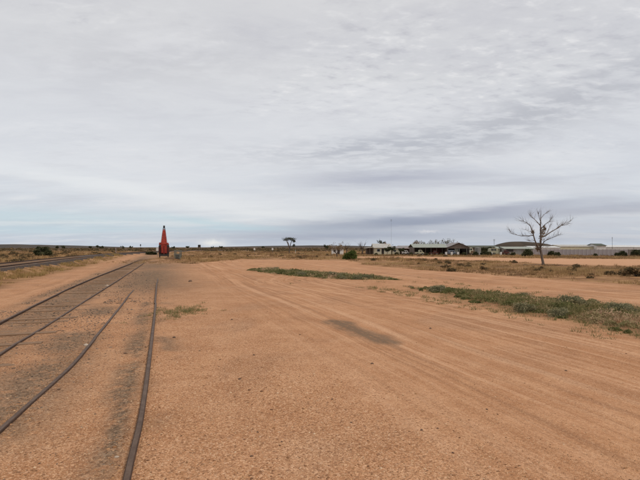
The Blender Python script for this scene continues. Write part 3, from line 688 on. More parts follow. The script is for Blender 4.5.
for (x_, y_) in P1:
    shrub('saltbush', rr2.choice(['salt', 'salt2']), x_, y_, 'saltbush clump in the right hand grass strip, ' + zone(x_, y_, [(490, 'towards its left tip'), (550, 'left of its middle'), (600, 'right of its middle'), (9e9, 'at the right edge of the picture')]), 'shrub', G3, rr2.uniform(0.55, 1.05))
for (x_, y_) in inpoly(18, STRIP2, 0.2):
    shrub('saltbush', rr2.choice(['salt', 'salt2']), x_, y_, 'saltbush clump in the middle grass strip, ' + zone(x_, y_, [(285, 'near its left end'), (320, 'left of its middle'), (360, 'right of its middle'), (9e9, 'near its right end')]), 'shrub', 'saltbush clumps in the middle strip', rr2.uniform(0.55, 1.0))
x_, y_ = at(438, 293); shrub('saltbush', 'salt', x_, y_, 'dark green bushy clump at the left tip of the right hand grass strip', 'shrub', None, 0.9)
x_, y_ = at(636, 276); shrub('scrub_bush', 'brush', x_, y_, 'large dark shrub in the scrub at the right edge of the picture', 'shrub', None, 1.15, sz=0.75)
x_, y_ = at(350, 259.6); shrub('round_bush', 'bush', x_, y_, 'round bright green bush beside the dirt road', 'bush', None, 0.66, sz=1.03)
x_, y_ = at(151.5, 254.6); shrub('dark_bush', 'dark', x_, y_, 'wide low dark bush just behind and left of the red crane', 'bush', None, 1.15, sz=0.42)
q = np.stack([MOUND[0]+rng.normal(0, 3.4, 420), MOUND[1]+rng.normal(1.5, 5.0, 420)], 1)
grass_obj('dry_grass', q, rng.uniform(0.08, 0.3, 420), 12, 0.3, 0.022, L_DRY, 'brown dry tufts on the rough mound around the crane', 'grass')
x_, y_ = at(43, 256.3); shrub('dark_bush', 'dark', x_, y_, 'dark green bush on the plain just behind the raised railway line', 'bush', None, 1.25, sz=0.86)
x_, y_ = at(527, 256.4); shrub('dark_bush', 'dark', x_, y_, 'dark green bush against the long grey shed', 'bush', None, 0.85)
for px, py, s in [(552, 256.2, .62), (557, 256.4, .5)]:
    x_, y_ = at(px, py); shrub('dark_bush', 'dark', x_, y_, 'dark bush right of the dead tree, ' + ('left one' if px < 555 else 'smaller one') + ' of the fence pair', 'bush', 'bush pair at the fence', s)
for px, py, s, lb in [(595, 256, .32, 'small dark bush at the foot of the middle of the corrugated fence'), (617, 256, .42, 'small dark bush left of the darker end of the corrugated fence'), (623, 256.2, .62, 'dark bush where the pale fence meets its darker end'), (637, 256.2, .75, 'dark bush before the dark end of the fence at the right edge')]:
    x_, y_ = at(px, py); shrub('dark_bush', 'dark', x_, y_, lb, 'bush', None, s)
for px, s, lb in [(397, .42, 'dusty dark shrub before the cream annex'), (411, .40, 'dusty dark shrub at the right end of the verandah shed'), (427, .34, 'dusty dark shrub before the middle of the open shed'), (441, .36, 'dusty dark shrub right of the red vehicle in the open shed'), (464, .42, 'dusty dark shrub at the right corner of the gabled shed'), (475.5, .5, 'dark shrub before the grey water tank'), (484, .62, 'dark shrub before the dark green trees'), (488.5, .5, 'dark shrub left of the olive caravan'), (513, .42, 'dark shrub before the long grey shed, nearest the red vehicle'), (376, .34, 'dusty dark shrub before the cream house wall')]:
    shrub('dark_bush', 'dark', gx(px, 124.5), 124.5, lb, 'bush', 'shrubs before the sheds', s)
# small weedy patch beside the near rail
x0, y0 = at(181, 313); q = np.stack([x0+rng.normal(0, 0.42, 130), y0+rng.normal(0, 0.75, 130)], 1)
grass_obj('grass_patch', q, rng.uniform(0.05, 0.14, 130), 22, 0.10, 0.007, L_GREEN, 'small flat patch of weeds beside the sunken rail', 'grass', rng.uniform(0.35, 1, 130), 0.9)
# dry litter and stray tufts near the rails
uu = rng.uniform(5, 45, 420); vv_ = np.where(rng.random(420) < 0.7, rng.normal(-3.7, 0.8, 420), rng.normal(-0.35, 0.25, 420)); x_, y_ = xy(uu, vv_); q = np.stack([x_, y_], 1)
grass_obj('dry_litter', q, rng.uniform(0.015, 0.05, 420), 9, 0.10, 0.005, L_DRY, 'dry grass litter lying between the old rails', 'grass', None, 2.0)

# ------------------------------------------------------------------ pebbles
def pebbles(pts, size, tone, name, m, label):
    n = len(pts)
    base = np.array([(1, 0, 0), (0, 1, 0), (-1, 0, 0), (0, -1, 0), (0, 0, 1), (0.6, 0.6, 0.55), (-0.6, 0.6, 0.5), (-0.6, -0.6, 0.55), (0.6, -0.6, 0.5)], float)
    tri = np.array([(0, 1, 5), (1, 2, 6), (2, 3, 7), (3, 0, 8), (5, 1, 6), (6, 2, 7), (7, 3, 8), (8, 0, 5), (4, 5, 6), (4, 6, 7), (4, 7, 8), (4, 8, 5)])
    V = base[None]*(1+rng.normal(0, 0.16, (n, 9, 1))); V = V*np.stack([size*rng.uniform(0.7, 1.3, n), size*rng.uniform(0.6, 1.0, n), size*rng.uniform(0.35, 0.75, n)], 1)[:, None, :]
    a = rng.uniform(0, 6.28, n); ca, sa = np.cos(a)[:, None], np.sin(a)[:, None]
    X = V[:, :, 0]*ca-V[:, :, 1]*sa; Y = V[:, :, 0]*sa+V[:, :, 1]*ca
    zz = gz(pts[:, 0], pts[:, 1])-size*0.12
    W_ = np.stack([X+pts[:, 0:1], Y+pts[:, 1:2], V[:, :, 2]+zz[:, None]], 2).reshape(-1, 3)
    F = (tri[None]+(np.arange(n)*9)[:, None, None]).reshape(-1, 3)
    return stuff(mesh_obj(name, W_, F, m, rnd=np.repeat(tone, 12)), label, 'gravel')
L_PEB = leafmat('pebble_tones', [(0.0, (0.15, 0.075, 0.040)), (0.25, (0.29, 0.145, 0.068)), (0.6, (0.44, 0.245, 0.125)), (0.88, (0.56, 0.35, 0.20)), (1.0, (0.66, 0.49, 0.33))], 0.9, 0.0)
L_CIN = leafmat('old_ballast_tones', [(0.0, (0.055, 0.040, 0.032)), (0.5, (0.135, 0.098, 0.072)), (0.85, (0.235, 0.175, 0.13)), (1.0, (0.34, 0.28, 0.22))], 0.9, 0.0)
n = 62000; d = 2.6*np.exp(rng.random(n)**1.25*math.log(18/2.6)); a = rng.uniform(-0.66, 0.66, n); q = np.stack([d*np.tan(a), d], 1)
u_, v_ = uv(q[:, 0], q[:, 1]); gm = (1-0.75*sst(v_, 1.8, 4.5))*(0.55+0.9*(vnoise(q[:, 0], q[:, 1], 1.3)+0.5)); q = q[rng.random(n) < gm]
pebbles(q, np.clip(rng.lognormal(-5.15, 0.45, len(q)), 0.003, 0.022), rng.random(len(q)), 'gravel', L_PEB, 'loose orange gravel over the near yard')
n = 3200; d = 3.0*np.exp(rng.random(n)*math.log(30/3.0)); q = np.stack([d*np.tan(rng.uniform(-0.66, 0.66, n)), d], 1); q = q[(vnoise(q[:, 0]+12, q[:, 1], 2.1) > -0.05) & (rng.random(n) < 1-0.8*sst(uv(q[:, 0], q[:, 1])[1], 3.0, 5.0))]
pebbles(q, np.clip(rng.lognormal(-4.25, 0.38, len(q)), 0.009, 0.034), rng.random(len(q))**1.4, 'gravel', L_PEB, 'scattered coarser pebbles over the near yard')
qs = []
for Q in (RUV, LUV):
    uu = rng.uniform(3.5, 26, 2600); vv_ = np.interp(uu, Q[:, 0], Q[:, 1])+rng.choice((-1, 1), 2600)*(0.05+np.abs(rng.normal(0, 0.10, 2600))); x_, y_ = xy(uu, vv_); qs.append(np.stack([x_, y_], 1))
q = np.vstack(qs); q = q[vnoise(q[:, 0], q[:, 1]+70, 0.7) > -0.1]
pebbles(q, np.clip(rng.lognormal(-4.75, 0.4, len(q)), 0.004, 0.026), rng.random(len(q))*0.75, 'gravel', L_PEB, 'darker gravel packed against the sunken rails')
n = 11000; uu = np.where(rng.random(n) < 0.5, rng.uniform(4, 45, n), rng.uniform(5, 22, n)); w = rng.random(n)
vv_ = np.where(w < 0.40, rng.normal(-3.7, 0.65, n), np.where(w < 0.72, rng.normal(-2.1, 0.45, n), np.where(w < 0.9, rng.normal(-5.0, 0.35, n), rng.normal(-0.9, 0.5, n))))
x_, y_ = xy(uu, vv_); ok = vnoise(x_+4, y_, 1.5) > -0.12; q = np.stack([x_, y_], 1)[ok]
pebbles(q, np.clip(rng.lognormal(-4.2, 0.4, len(q)), 0.007, 0.045)*np.clip(uv(q[:, 0], q[:, 1])[0]/14, 0.45, 1.6), rng.random(len(q))*0.85, 'old_ballast', L_CIN, 'dark old ballast stones strewn along the rails at left')
def stone(name, px, py, s, m, label, cat='stone', group=None):
    x_, y_ = at(px, py); r_ = random.Random(int(px*13+py)); mb = MB(); rings = []
    for j, (t, f) in enumerate([(-0.35, 0.7), (0.0, 1.0), (0.45, 0.92), (0.8, 0.6), (1.0, 0.22)]):
        rings.append([(math.cos(k*0.8976)*f*s*r_.uniform(0.75, 1.2), math.sin(k*0.8976)*f*s*0.75*r_.uniform(0.75, 1.2), t*s*0.62) for k in range(7)])
    mb.loft(rings); o = mb.build(name, m, None, (x_, y_, float(gz(x_, y_)))); o.rotation_euler = (0, 0, r_.uniform(0, 6.28)); return tag(o, label, cat, group)
stone('stone', 174.5, 339, 0.055, M_STONE, 'fist sized dark stone right of the sunken rail below the weed patch')
stone('stone', 190.5, 281.5, 0.16, M_STONE, 'lone dark stone on the bare dirt well before the crane')
stone('stone', 87, 347, 0.075, M_PALESTONE, 'pale stone lying against the left sunken rail')
stone('stone', 107.5, 286, 0.13, M_PALESTONE, 'pale stone beside the old siding at left')
stone('stone', 118, 460, 0.026, M_PALESTONE, 'flat pale stone left of the near rail at the bottom of the picture')
stone('stone', 523, 301, 0.0001+0.11, M_PALESTONE, 'pale stone in the green grass strip at right')
for px, py, s in [(254, 357, .03), (372, 365, .035), (240, 382, .03), (126, 355, .04), (421, 432, .022), (437, 430, .018), (252, 458, .02), (146, 350, .03), (430, 330, .05), (332, 402, .02), (351, 425, .018), (60, 392, .028), (200, 352, .025), (258, 434, .018), (282, 444, .016), (486, 412, .02), (300, 336, .03), (232, 322, .045), (565, 372, .03), (452, 455, .016)]:
    stone('stone', px, py, s*0.95, M_STONE, 'small dark stone %s, %s' % ('far up the yard' if py < 345 else 'halfway up the foreground' if py < 400 else 'close to the camera', zone(*at(px, py), [(100, 'beside the curved left rail'), (160, 'between the two sunken rails'), (225, 'just right of the sunken rail'), (275, 'on gravel left of centre'), (340, 'on gravel below the dark stain'), (400, 'on gravel at centre'), (460, 'at the edge of the wheel tracks'), (9e9, 'out on the wheel tracks')])), 'stone', 'small dark stones on the gravel')

# ------------------------------------------------------------------ trees
def pxpt(px, py, d, dyo=0.0): return Vector((gx(px, d)*(1+dyo/d), d+dyo, HC+(247-py)/480*(d+dyo)))
def grow(mb, p, dirv, L, r, depth, rnd, tips, bend=0.25, n=5, up=0.15):
    pts = [p]; rad = [r]; d = dirv.normalized(); segs = 3
    for i in range(segs):
        d = (d+Vector((rnd.uniform(-bend, bend), rnd.uniform(-bend, bend), rnd.uniform(-bend, bend)+up))*0.6).normalized()
        pts.append(pts[-1]+d*L/segs); rad.append(r*(1-0.28*(i+1)))
    mb.tube(pts, rad, n)
    tips.append(pts[-1])
    if depth > 0:
        for k in range(rnd.choice((2, 3, 3))):
            i = rnd.choice((1, 2, 3)); q = pts[i]
            nd = (d+Vector((rnd.uniform(-1, 1), rnd.uniform(-1, 1), rnd.uniform(-0.5, 0.9)))*0.9).normalized()
            grow(mb, q, nd, L*rnd.uniform(0.5, 0.75), rad[i]*0.62, depth-1, rnd, tips, bend, max(3, n-1), up)
def bare_tree(px, pybase, pytop, d, name, label, cat, group=None, leafy=None, nlimb=5, seed=1, spread=0.5, bark=None, trunk=0.35, leaf=0.15, nleaf=200, flat=1.0, crown=None, depth=2, thick=1.0):
    x_ = gx(px, d); z0 = float(gz(x_, d)); H = (247-pytop)/480*d+HC-z0
    th = thing(name, label, cat, (x_, d, z0)); rnd = random.Random(seed); tips = []
    if group: th['group'] = group
    mb = MB(); r0 = max(0.05, H*0.022)*thick; lean = rnd.uniform(-0.05, 0.05)*H
    tp = Vector((lean, 0, H*trunk)); mb.tube([(0, 0, -0.15), (lean*0.4, 0, H*trunk*0.5), tp], [r0*1.35, r0*1.05, r0*0.85], 8)
    mb.build('trunk', bark or M_BARKDK, th)
    lb = MB()
    for k in range(nlimb):
        a = 6.28*k/nlimb+rnd.uniform(-0.4, 0.4); dv = Vector((math.cos(a)*spread, math.sin(a)*spread, rnd.uniform(0.6, 1.2)*flat))
        L = H*(1-trunk)*rnd.uniform(0.5, 0.72)
        grow(lb, tp-Vector((0, 0, rnd.uniform(0, 0.15)*H*trunk)), dv, L, r0*0.55, depth, rnd, tips)
    zm = max(t.z for t in tips)
    for i, p_ in enumerate(lb.v):
        if p_[2] > H*trunk: lb.v[i] = (p_[0], p_[1], H*trunk+(p_[2]-H*trunk)*(H*0.98-H*trunk)/(zm-H*trunk))
    lb.build('limbs', bark or M_BARKDK, th)
    if leafy:
        tt = np.array([tuple(t) for t in tips]); tt[:, 2] = np.where(tt[:, 2] > H*trunk, H*trunk+(tt[:, 2]-H*trunk)*(H*0.96-H*trunk)/(zm-H*trunk), tt[:, 2])
        if crown: tt = tt[tt[:, 2] > H*crown]
        k = rng.integers(0, len(tt), nleaf); c_ = tt[k]+rng.normal(size=(nleaf, 3))*H*0.035
        v, f = leaves(c_, np.full(nleaf, leaf)); mesh_obj('crown', v, f, leafy, th, rnd=np.clip(rng.random(len(tt))[k]*0.5+rng.random(nleaf)*0.5, 0, 1))
    return th

# the big dead tree at right: limbs follow the photograph, each at its own depth
D = at(543, 265.3)[1]; TX = gx(543, D); TZ = float(gz(TX, D))
dt = thing('dead_tree', 'bare grey dead tree standing alone in the dry scrub at right', 'tree', (TX, D, TZ))
def tp_(px, py, dy=0.0): return pxpt(px, py, D, dy) - Vector((TX, D, TZ))
trunk = MB(); trunk.tube([tp_(543.3, 267), tp_(542.8, 262), tp_(541.6, 256), tp_(540.4, 250), tp_(540.6, 244), tp_(541.0, 236), tp_(540.6, 228), tp_(540.8, 219), tp_(541.2, 210)], [0.19, 0.15, 0.135, 0.125, 0.11, 0.095, 0.075, 0.05, 0.015], 9)
trunk.build('trunk', M_BARK, dt)
LIMBS = [([(540.4, 250), (537.2, 246), (535.0, 240), (533.2, 233), (530.5, 226), (526.5, 222), (521.5, 220.5)], .10, -1.2),
         ([(533.6, 235), (528, 236), (521, 235.5), (514, 234.5), (510, 231.5)], .055, 0.8),
         ([(533.2, 232), (529, 231), (525.5, 229.5)], .035, -1.6),
         ([(541, 237), (545, 236), (551, 232), (558, 228), (564, 223.5), (571, 221)], .085, 1.4),
         ([(555, 229.8), (559, 226), (564, 225), (569, 223.5)], .04, 0.2),
         ([(540.8, 226), (537, 221.5), (533, 217.5), (529.5, 215)], .06, 1.0),
         ([(541, 229), (545, 224.5), (549.5, 221.5), (552.5, 217.5)], .05, -1.0),
         ([(541.2, 246), (544.5, 241.5), (549, 238.5), (555, 236.8), (560, 234)], .055, -1.8),
         ([(540.8, 219), (543.5, 215), (547.5, 212.5)], .03, 0.7),
         ([(540.7, 222), (539, 216), (538.4, 212)], .03, -0.8),
         ([(545.5, 235.6), (548.5, 229), (551, 224.5)], .04, 1.0),
         ([(540.6, 248), (538, 250), (536.5, 246), (534.8, 245.5)], .03, 1.4),
         ([(534.8, 240), (531.5, 241.5), (528, 240.2)], .025, -0.6),
         ([(540.5, 249), (543.5, 246.5), (547, 246.8)], .025, 0.7)]
rt = random.Random(77)
for pts, r0, dep in LIMBS:
    lm_ = MB(); n = len(pts); P = []
    for i, (a, b) in enumerate(pts):
        P.append(tp_(a+rt.uniform(-.3, .3) if i else a, b+rt.uniform(-.3, .3) if i else b, dep*i/(n-1)*1.2))
    rad = [r0*(1-0.86*i/(n-1)) for i in range(n)]; lm_.tube(P, rad, 7); tips = []
    for i in range(1, n):
        for k in range(6 if i > n*0.35 else 2):
            d = (P[i]-P[i-1]).normalized(); nd = d+Vector((rt.uniform(-1, 1), rt.uniform(-1, 1), rt.uniform(-0.5, 1.1)))*0.85
            grow(lm_, P[i]-(P[i]-P[i-1])*rt.uniform(0, 0.8), nd, rt.uniform(0.45, 1.05), max(0.017, rad[i]*0.42), 2, rt, tips, 0.35, 4, 0.1)
    lm_.build('limb', M_BARK, dt)
tw = MB(); rw = random.Random(4)
for k in range(26):
    a = rw.uniform(0, 6.28); r_ = rw.uniform(0.3, 2.4); L = rw.uniform(0.3, 1.1); b_ = rw.uniform(0, 6.28); x0, y0 = TX+math.cos(a)*r_, D+math.sin(a)*r_
    z0 = float(gz(x0, y0)); tw.tube([(x0, y0, z0+0.02), (x0+math.cos(b_)*L*0.5, y0+math.sin(b_)*L*0.5, z0+0.08), (x0+math.cos(b_+0.3)*L, y0+math.sin(b_+0.3)*L, z0+0.03)], [0.022, 0.017, 0.007], 4)
stuff(tw.build('fallen_twigs', M_BARK), 'fallen twigs around the foot of the dead tree', 'twigs')
cl = []
for (px, py, r_) in [(543, 230, .34), (542.5, 233, .34), (541.5, 236.5, .36), (545, 228, .22), (538.5, 246, .30), (537.5, 249, .25), (533, 232, .2)]:
    c_ = tp_(px, py, 0.15); cl.append(np.array(c_)+np.clip(rng.normal(size=(110, 3)), -1.5, 1.5)*r_*np.array([0.5, 0.5, 0.8]))
cl = np.vstack(cl); v, f = leaves(cl, np.full(len(cl), 0.085)); mesh_obj('dry_leaves', v, f, L_BRUSH, dt, rnd=rng.uniform(0.3, 1, len(cl)))

# umbrella shaped tree in the middle distance
D2 = 150.0; X2 = gx(289.3, D2); Z2 = float(gz(X2, D2))
ut = thing('umbrella_tree', 'lone flat topped tree with thin trunks on the horizon', 'tree', (X2, D2, Z2))
def up_(px, py, dy=0.0): return pxpt(px, py, D2, dy) - Vector((X2, D2, Z2))
mb = MB()
for pts, dy in [([(289.4, 255), (289.2, 248), (288.4, 243.5), (287.2, 240.2)], 0.0), ([(289.3, 250), (290.2, 245), (291.6, 241), (292.8, 239.8)], 0.6), ([(289.2, 247.5), (287.6, 243), (286.2, 240.5)], -0.7)]:
    mb.tube([up_(a, b, dy) for a, b in pts], [0.16-0.035*i for i in range(len(pts))], 7)
mb.build('trunk', M_BARKDK, ut)
cs = []
for (px, py, sx, sz_) in [(289, 239, 1.25, .3), (285.6, 239.9, .65, .22), (292.6, 239.6, .7, .3), (294, 241.2, .35, .35), (287.5, 238.5, .8, .25), (291, 238.4, .8, .25), (293.9, 245.4, .28, .3)]:
    c_ = np.array(up_(px, py)); cs.append(c_+rng.normal(size=(170, 3))*np.array([sx, sx*0.8, sz_])*0.70)
cs = np.vstack(cs); v, f = leaves(cs, np.full(len(cs), 0.15)); mesh_obj('crown', v, f, L_GUM, ut, rnd=rng.random(len(cs)))

bare_tree(337, 259, 240.5, 104, 'bare_tree', 'leafless brown tree in front of the small white hut', 'tree', None, L_BRUSH, 9, 3, 0.8, None, 0.22, 0.12, 700, 1.0, None, 3, 1.5)
bare_tree(346.5, 255, 237.8, 150, 'bare_tree', 'leafless grey tree rising behind the round green bush', 'tree', None, None, 7, 5, 0.5, None, 0.3, depth=3, thick=1.35)
bare_tree(362.5, 254, 235.5, 146, 'bare_tree', 'leafless grey tree left of the cream house', 'tree', None, None, 8, 8, 0.55, None, 0.3, depth=3, thick=1.4)
bare_tree(382.3, 254, 240.2, 168, 'small_tree', 'dark rounded tree crown showing over the cream house roof', 'tree', None, L_DARK, 6, 12, 0.8, None, 0.5, 0.28, 420)
bare_tree(326, 251, 243.8, 210, 'small_tree', 'small dark tree left of the white hut', 'tree', None, L_DARK, 5, 15, 0.7, None, 0.3, 0.24, 420)
for i, (px, top, L_) in enumerate([(415, 240.0, L_BRUSH), (421, 240.5, L_PALE), (429, 240.0, L_PALE), (436, 240.0, L_PALE), (442, 238.5, L_PALE), (449.5, 238.2, L_PALE), (457, 241.2, L_BRUSH)]):
    bare_tree(px, 254, top, 158+3*(i % 3), 'sparse_tree', ['brown bare tree over the left end of the open shed roof', 'first sparse grey tree from the left over the open shed roof', 'second sparse grey tree from the left over the open shed roof', 'middle sparse grey tree over the open shed roof', 'tall sparse grey tree left of the shed gable', 'tall sparse grey tree nearest to the shed gable', 'thin brown tree behind the gable peak of the open shed'][i], 'tree', 'trees behind the open shed' if 0 < i < 6 else None, L_, 6, 20+i, 0.7, None, 0.35, 0.17, 260 if i else 420, 1.0, 0.6)
for px, top, d, lb in [(387.5, 247.3, 131, 'dark small tree before the cream house wall, left of the mast'), (392.0, 244.5, 131, 'dark small tree at the foot of the tall thin mast'), (401.5, 248.0, 131, 'dark small tree between the cream house and the low verandah shed')]:
    bare_tree(px, 255, top, d, 'small_tree', lb, 'tree', None, L_DARK, 6, int(px), 0.8, None, 0.3, 0.17, 520)
for px, top, lb in [(484.0, 247.2, 'dark green tree beside the grey shed end in the middle of the yard clutter'), (487.5, 247.0, 'dark green tree left of the pale green caravan')]:
    bare_tree(px, 255, top, 140, 'evergreen_tree', lb, 'tree', None, L_DARK, 7, int(px*2), 0.8, None, 0.2, 0.24, 1300)
# skyline trees, small and dark
for i, (px, top, d) in enumerate([(57, 245.0, 420), (63.5, 244.8, 420), (90, 245.4, 450), (97.8, 244.6, 440), (102, 245.4, 450), (123, 245.2, 500), (131, 245.3, 520), (174, 245.4, 500), (187.5, 245.7, 480), (212, 246.0, 480), (221, 245.5, 480), (263, 245.9, 520)]):
    bare_tree(px, 249, 247-(247-top)*0.62, d, 'skyline_tree', 'tiny dark tree on the skyline, ' + zone(gx(px, d), d, [(60, 'nearest to the dark green bush at left'), (75, 'second right of the dark green bush'), (86, 'left of a small row'), (92, 'first of a small row'), (96, 'second of a small row'), (100, 'tallest of a small row'), (110, 'last of a small row'), (127, 'left of the signal'), (150, 'beside the signal'), (180, 'just right of the crane'), (195, 'left of the dark tank tower'), (209, 'just right of the dark tank tower'), (216, 'second right of the dark tank tower'), (230, 'third right of the dark tank tower'), (255, 'behind the farther white sign'), (280, 'left of the nearer white sign'), (305, 'just right of the flat topped tree'), (9e9, 'second right of the flat topped tree')]), 'tree', 'skyline trees', L_DARK, 5, 60+i, 0.9, None, 0.25, 0.55, 260)

# far scrub along the skyline, one low uneven mass
nb_ = 900; fd = np.exp(rng.uniform(math.log(230), math.log(900), nb_)); fx = fd*np.tan(rng.uniform(-0.68, 0.30, nb_)); wS = rng.uniform(1.0, 3.2, nb_)*(0.6+fd/700); hS = rng.uniform(0.5, 1.5, nb_)*(0.7+fd/900)
k = np.repeat(np.arange(nb_), 34); a_ = rng.uniform(0, 6.283, len(k)); r_ = np.sqrt(rng.random(len(k)))
c_ = np.stack([fx[k]+np.cos(a_)*r_*wS[k], fd[k]+np.sin(a_)*r_*wS[k], gz(fx, fd)[k]+hS[k]*(1-r_**2)*rng.uniform(0.2, 1.0, len(k))], 1)
v, f = leaves(c_, (0.30+fd/1100)[k]); stuff(mesh_obj('far_scrub', v, f, L_BRUSH, rnd=np.clip(rng.random(nb_)[k]*0.5+rng.random(len(k))*0.35, 0, 1)), 'low dark scrub along the skyline', 'scrub')

# ------------------------------------------------------------------ rail crane
CX, CY = at(164, 259.2); CY += 1.0; CX = gx(164, CY); CZ = float(gz(CX, CY))+0.02
cr = thing('rail_crane', 'red rail mounted crane with a tall tapering jib seen end on', 'crane', (CX, CY, CZ), math.atan2(-CX, CY))
PXM = CY/480
b = MB(); b.box(-0.82, 0.82, -2.1, 2.1, 0.62, 0.92); b.box(-0.86, 0.86, -2.25, -2.1, 0.58, 0.92); b.box(-0.86, 0.86, 2.1, 2.25, 0.58, 0.92); b.build('chassis', M_BLACK, cr)
for sx in (-1, 1):
    for wy in (-1.35, -0.45, 0.45, 1.35):
        w = MB(); w.cyl((sx*0.74, wy, 0.40), (1, 0, 0), 0.42, 0.13, 18); w.cyl((sx*0.66, wy, 0.40), (1, 0, 0), 0.46, 0.03, 18); w.build('wheel', M_BLACK, cr)
    f_ = MB(); f_.cyl((sx*0.60, -2.40, 0.76), (0, 1, 0), 0.06, 0.35, 10); f_.cyl((sx*0.60, -2.58, 0.76), (0, 1, 0), 0.19, 0.05, 14); f_.build('buffer', M_BLACK, cr)
    s = MB(); s.box(min(sx*0.52, sx*0.92), max(sx*0.52, sx*0.92), -1.5, 1.6, 0.94, 2.42)
    s.box(min(sx*0.60, sx*0.84), max(sx*0.60, sx*0.84), -1.1, 1.2, 2.42, 2.60); side = s.build('side_housing', M_BLACK, cr)
    for k in range(5):
        l_ = MB(); l_.box(min(sx*0.60, sx*0.84), max(sx*0.60, sx*0.84), -1.53, -1.50, 1.2+0.2*k, 1.3+0.2*k); l_.build('louvre', M_REDDK, side)
b = MB(); b.cyl((0, 0, 0.98), (0, 0, 1), 0.62, 0.12, 24); b.build('slew_ring', M_BLACK, cr)
b = MB(); b.box(-0.50, 0.50, -1.75, 1.3, 1.04, 2.55); b.box(-0.42, 0.42, -1.95, -1.75, 1.15, 2.2); b.build('body', M_RED, cr)
b = MB(); b.box(-0.10, 0.10, -2.02, -1.95, 0.75, 2.4); b.build('centre_rib', M_REDDK, cr)
b = MB(); b.box(-0.90, 0.90, -0.9, 0.9, 2.60, 2.72); b.box(-0.85, -0.45, -0.6, 0.2, 2.72, 3.0); b.box(0.5, 0.8, -0.6, 0.0, 2.72, 2.95); b.build('head_frame', M_RED, cr)
HT = HC+(247-228.5)*PXM-CZ; TIP = HC+(247-225)*PXM-CZ; by, ty = -0.3, 2.6
j = MB(); base4 = [(-0.52, by-0.35, 2.35), (0.52, by-0.35, 2.35), (0.52, by+0.35, 2.35), (-0.52, by+0.35, 2.35)]; top4 = [(-0.15, ty-0.14, HT), (0.15, ty-0.14, HT), (0.15, ty+0.14, HT), (-0.15, ty+0.14, HT)]
for a, c_ in zip(base4, top4): j.tube([a, c_], [0.075, 0.055], 6)
jib = j.build('jib', M_RED, cr)
nb = 8
def jl(i, t): return tuple(base4[i][k]*(1-t)+top4[i][k]*t for k in range(3))
br = MB()
for k in range(nb):
    t0, t1_ = k/nb, (k+1)/nb
    for i in range(4):
        i2 = (i+1) % 4
        br.tube([jl(i, t0), jl(i2, t1_)], 0.036, 5); br.tube([jl(i2, t0), jl(i, t1_)], 0.036, 5); br.tube([jl(i, t1_), jl(i2, t1_)], 0.034, 5)
br.build('brace', M_RED, jib)
pn = MB(); pn.loft([[(p[0]*0.9, p[1], p[2]) for p in [base4[0], base4[1]]]+[(q_[0]*0.9, q_[1]+0.03, q_[2]) for q_ in [base4[1], base4[0]]], [(p[0]*0.9, p[1], p[2]) for p in [jl(0, 0.93), jl(1, 0.93)]]+[(q_[0]*0.9, q_[1]+0.03, q_[2]) for q_ in [jl(1, 0.93), jl(0, 0.93)]]]); pn.build('back_plate', M_RED, jib)
b = MB(); b.box(-0.17, -0.11, ty-0.25, ty+0.35, HT-0.1, TIP); b.box(0.11, 0.17, ty-0.25, ty+0.35, HT-0.1, TIP); b.cyl((0, ty+0.1, TIP-0.25), (1, 0, 0), 0.24, 0.20, 16); b.box(-0.17, 0.17, ty-0.2, ty+0.1, TIP-0.12, TIP); b.build('sheave_head', M_BLACK, cr)
b = MB(); b.tube([(0, ty+0.34, TIP-0.25), (0, ty+0.34, 2.2)], 0.018, 5); b.build('hoist_cable', M_BLACK, cr)
b = MB(); b.box(-0.12, 0.12, ty+0.24, ty+0.44, 1.85, 2.2); b.tube([(0, ty+0.34, 1.85), (0, ty+0.34, 1.68), (0, ty+0.46, 1.58), (0, ty+0.40, 1.46), (0, ty+0.26, 1.50)], [0.04, 0.04, 0.045, 0.04, 0.02], 6); b.build('hook_block', M_BLACK, cr)
for s in (-1, 1):
    b = MB(); b.tube([(s*0.16, ty-0.1, TIP-0.3), (s*0.6, -1.2, 2.72)], 0.02, 5); b.build('luffing_cable', M_BLACK, cr)

# buffer stop of stacked sleepers before the crane, and neighbours
x_, y_ = at(170, 261.6); bs = thing('sleeper_stack', 'low stack of dark sleepers lying before the red crane', 'timber stack', (x_, y_, float(gz(x_, y_))-0.02), 0.1)
for k, (ox, oz, l_) in enumerate([(0, 0.0, 1.5), (0.25, 0.0, 1.3), (0.1, 0.16, 1.2)]):
    b = MB(); b.box(-l_/2, l_/2, ox-0.11, ox+0.11, oz, oz+0.15); b.build('sleeper', M_SLEEPER, bs)
x_, y_ = at(177.3, 261.5); z_ = float(gz(x_, y_)); sf = thing('steel_frame', 'grey steel loading frame standing right of the red crane', 'frame', (x_, y_, z_), 0.15)
hh_ = HC+(247-250.6)*y_/480-z_; hw = 2.6*y_/480
for sx in (-1, 1):
    for yy in (0, 1.4):
        b = MB(); b.box(sx*hw-0.06, sx*hw+0.06, yy-0.06, yy+0.06, -0.1, hh_); b.build('post', M_GREYST, sf)
for zz in (hh_, hh_*0.55):
    b = MB(); b.box(-hw-0.08, hw+0.08, -0.05, 0.05, zz-0.05, zz+0.07); b.box(-hw-0.08, hw+0.08, 1.35, 1.45, zz-0.05, zz+0.07); b.build('rail_bar', M_GREYST, sf)
b = MB(); b.box(-hw+0.06, hw-0.06, 0.3, 1.2, 0.05, hh_*0.5); b.build('drum_crate', M_GREYST, sf)
x_, y_ = at(157.4, 256.5); z_ = float(gz(x_, y_)); ws = thing('white_sign', 'small white sign plate just left of the red crane', 'sign', (x_, y_, z_))
hp = HC+(247-247.6)*y_/480-z_
b = MB(); b.box(-0.04, 0.04, -0.04, 0.04, -0.1, hp); b.build('post', M_GREYST, ws)
b = MB(); b.box(-0.27, 0.27, -0.07, -0.045, hp-0.75, hp); b.build('plate', M_WHITE, ws)
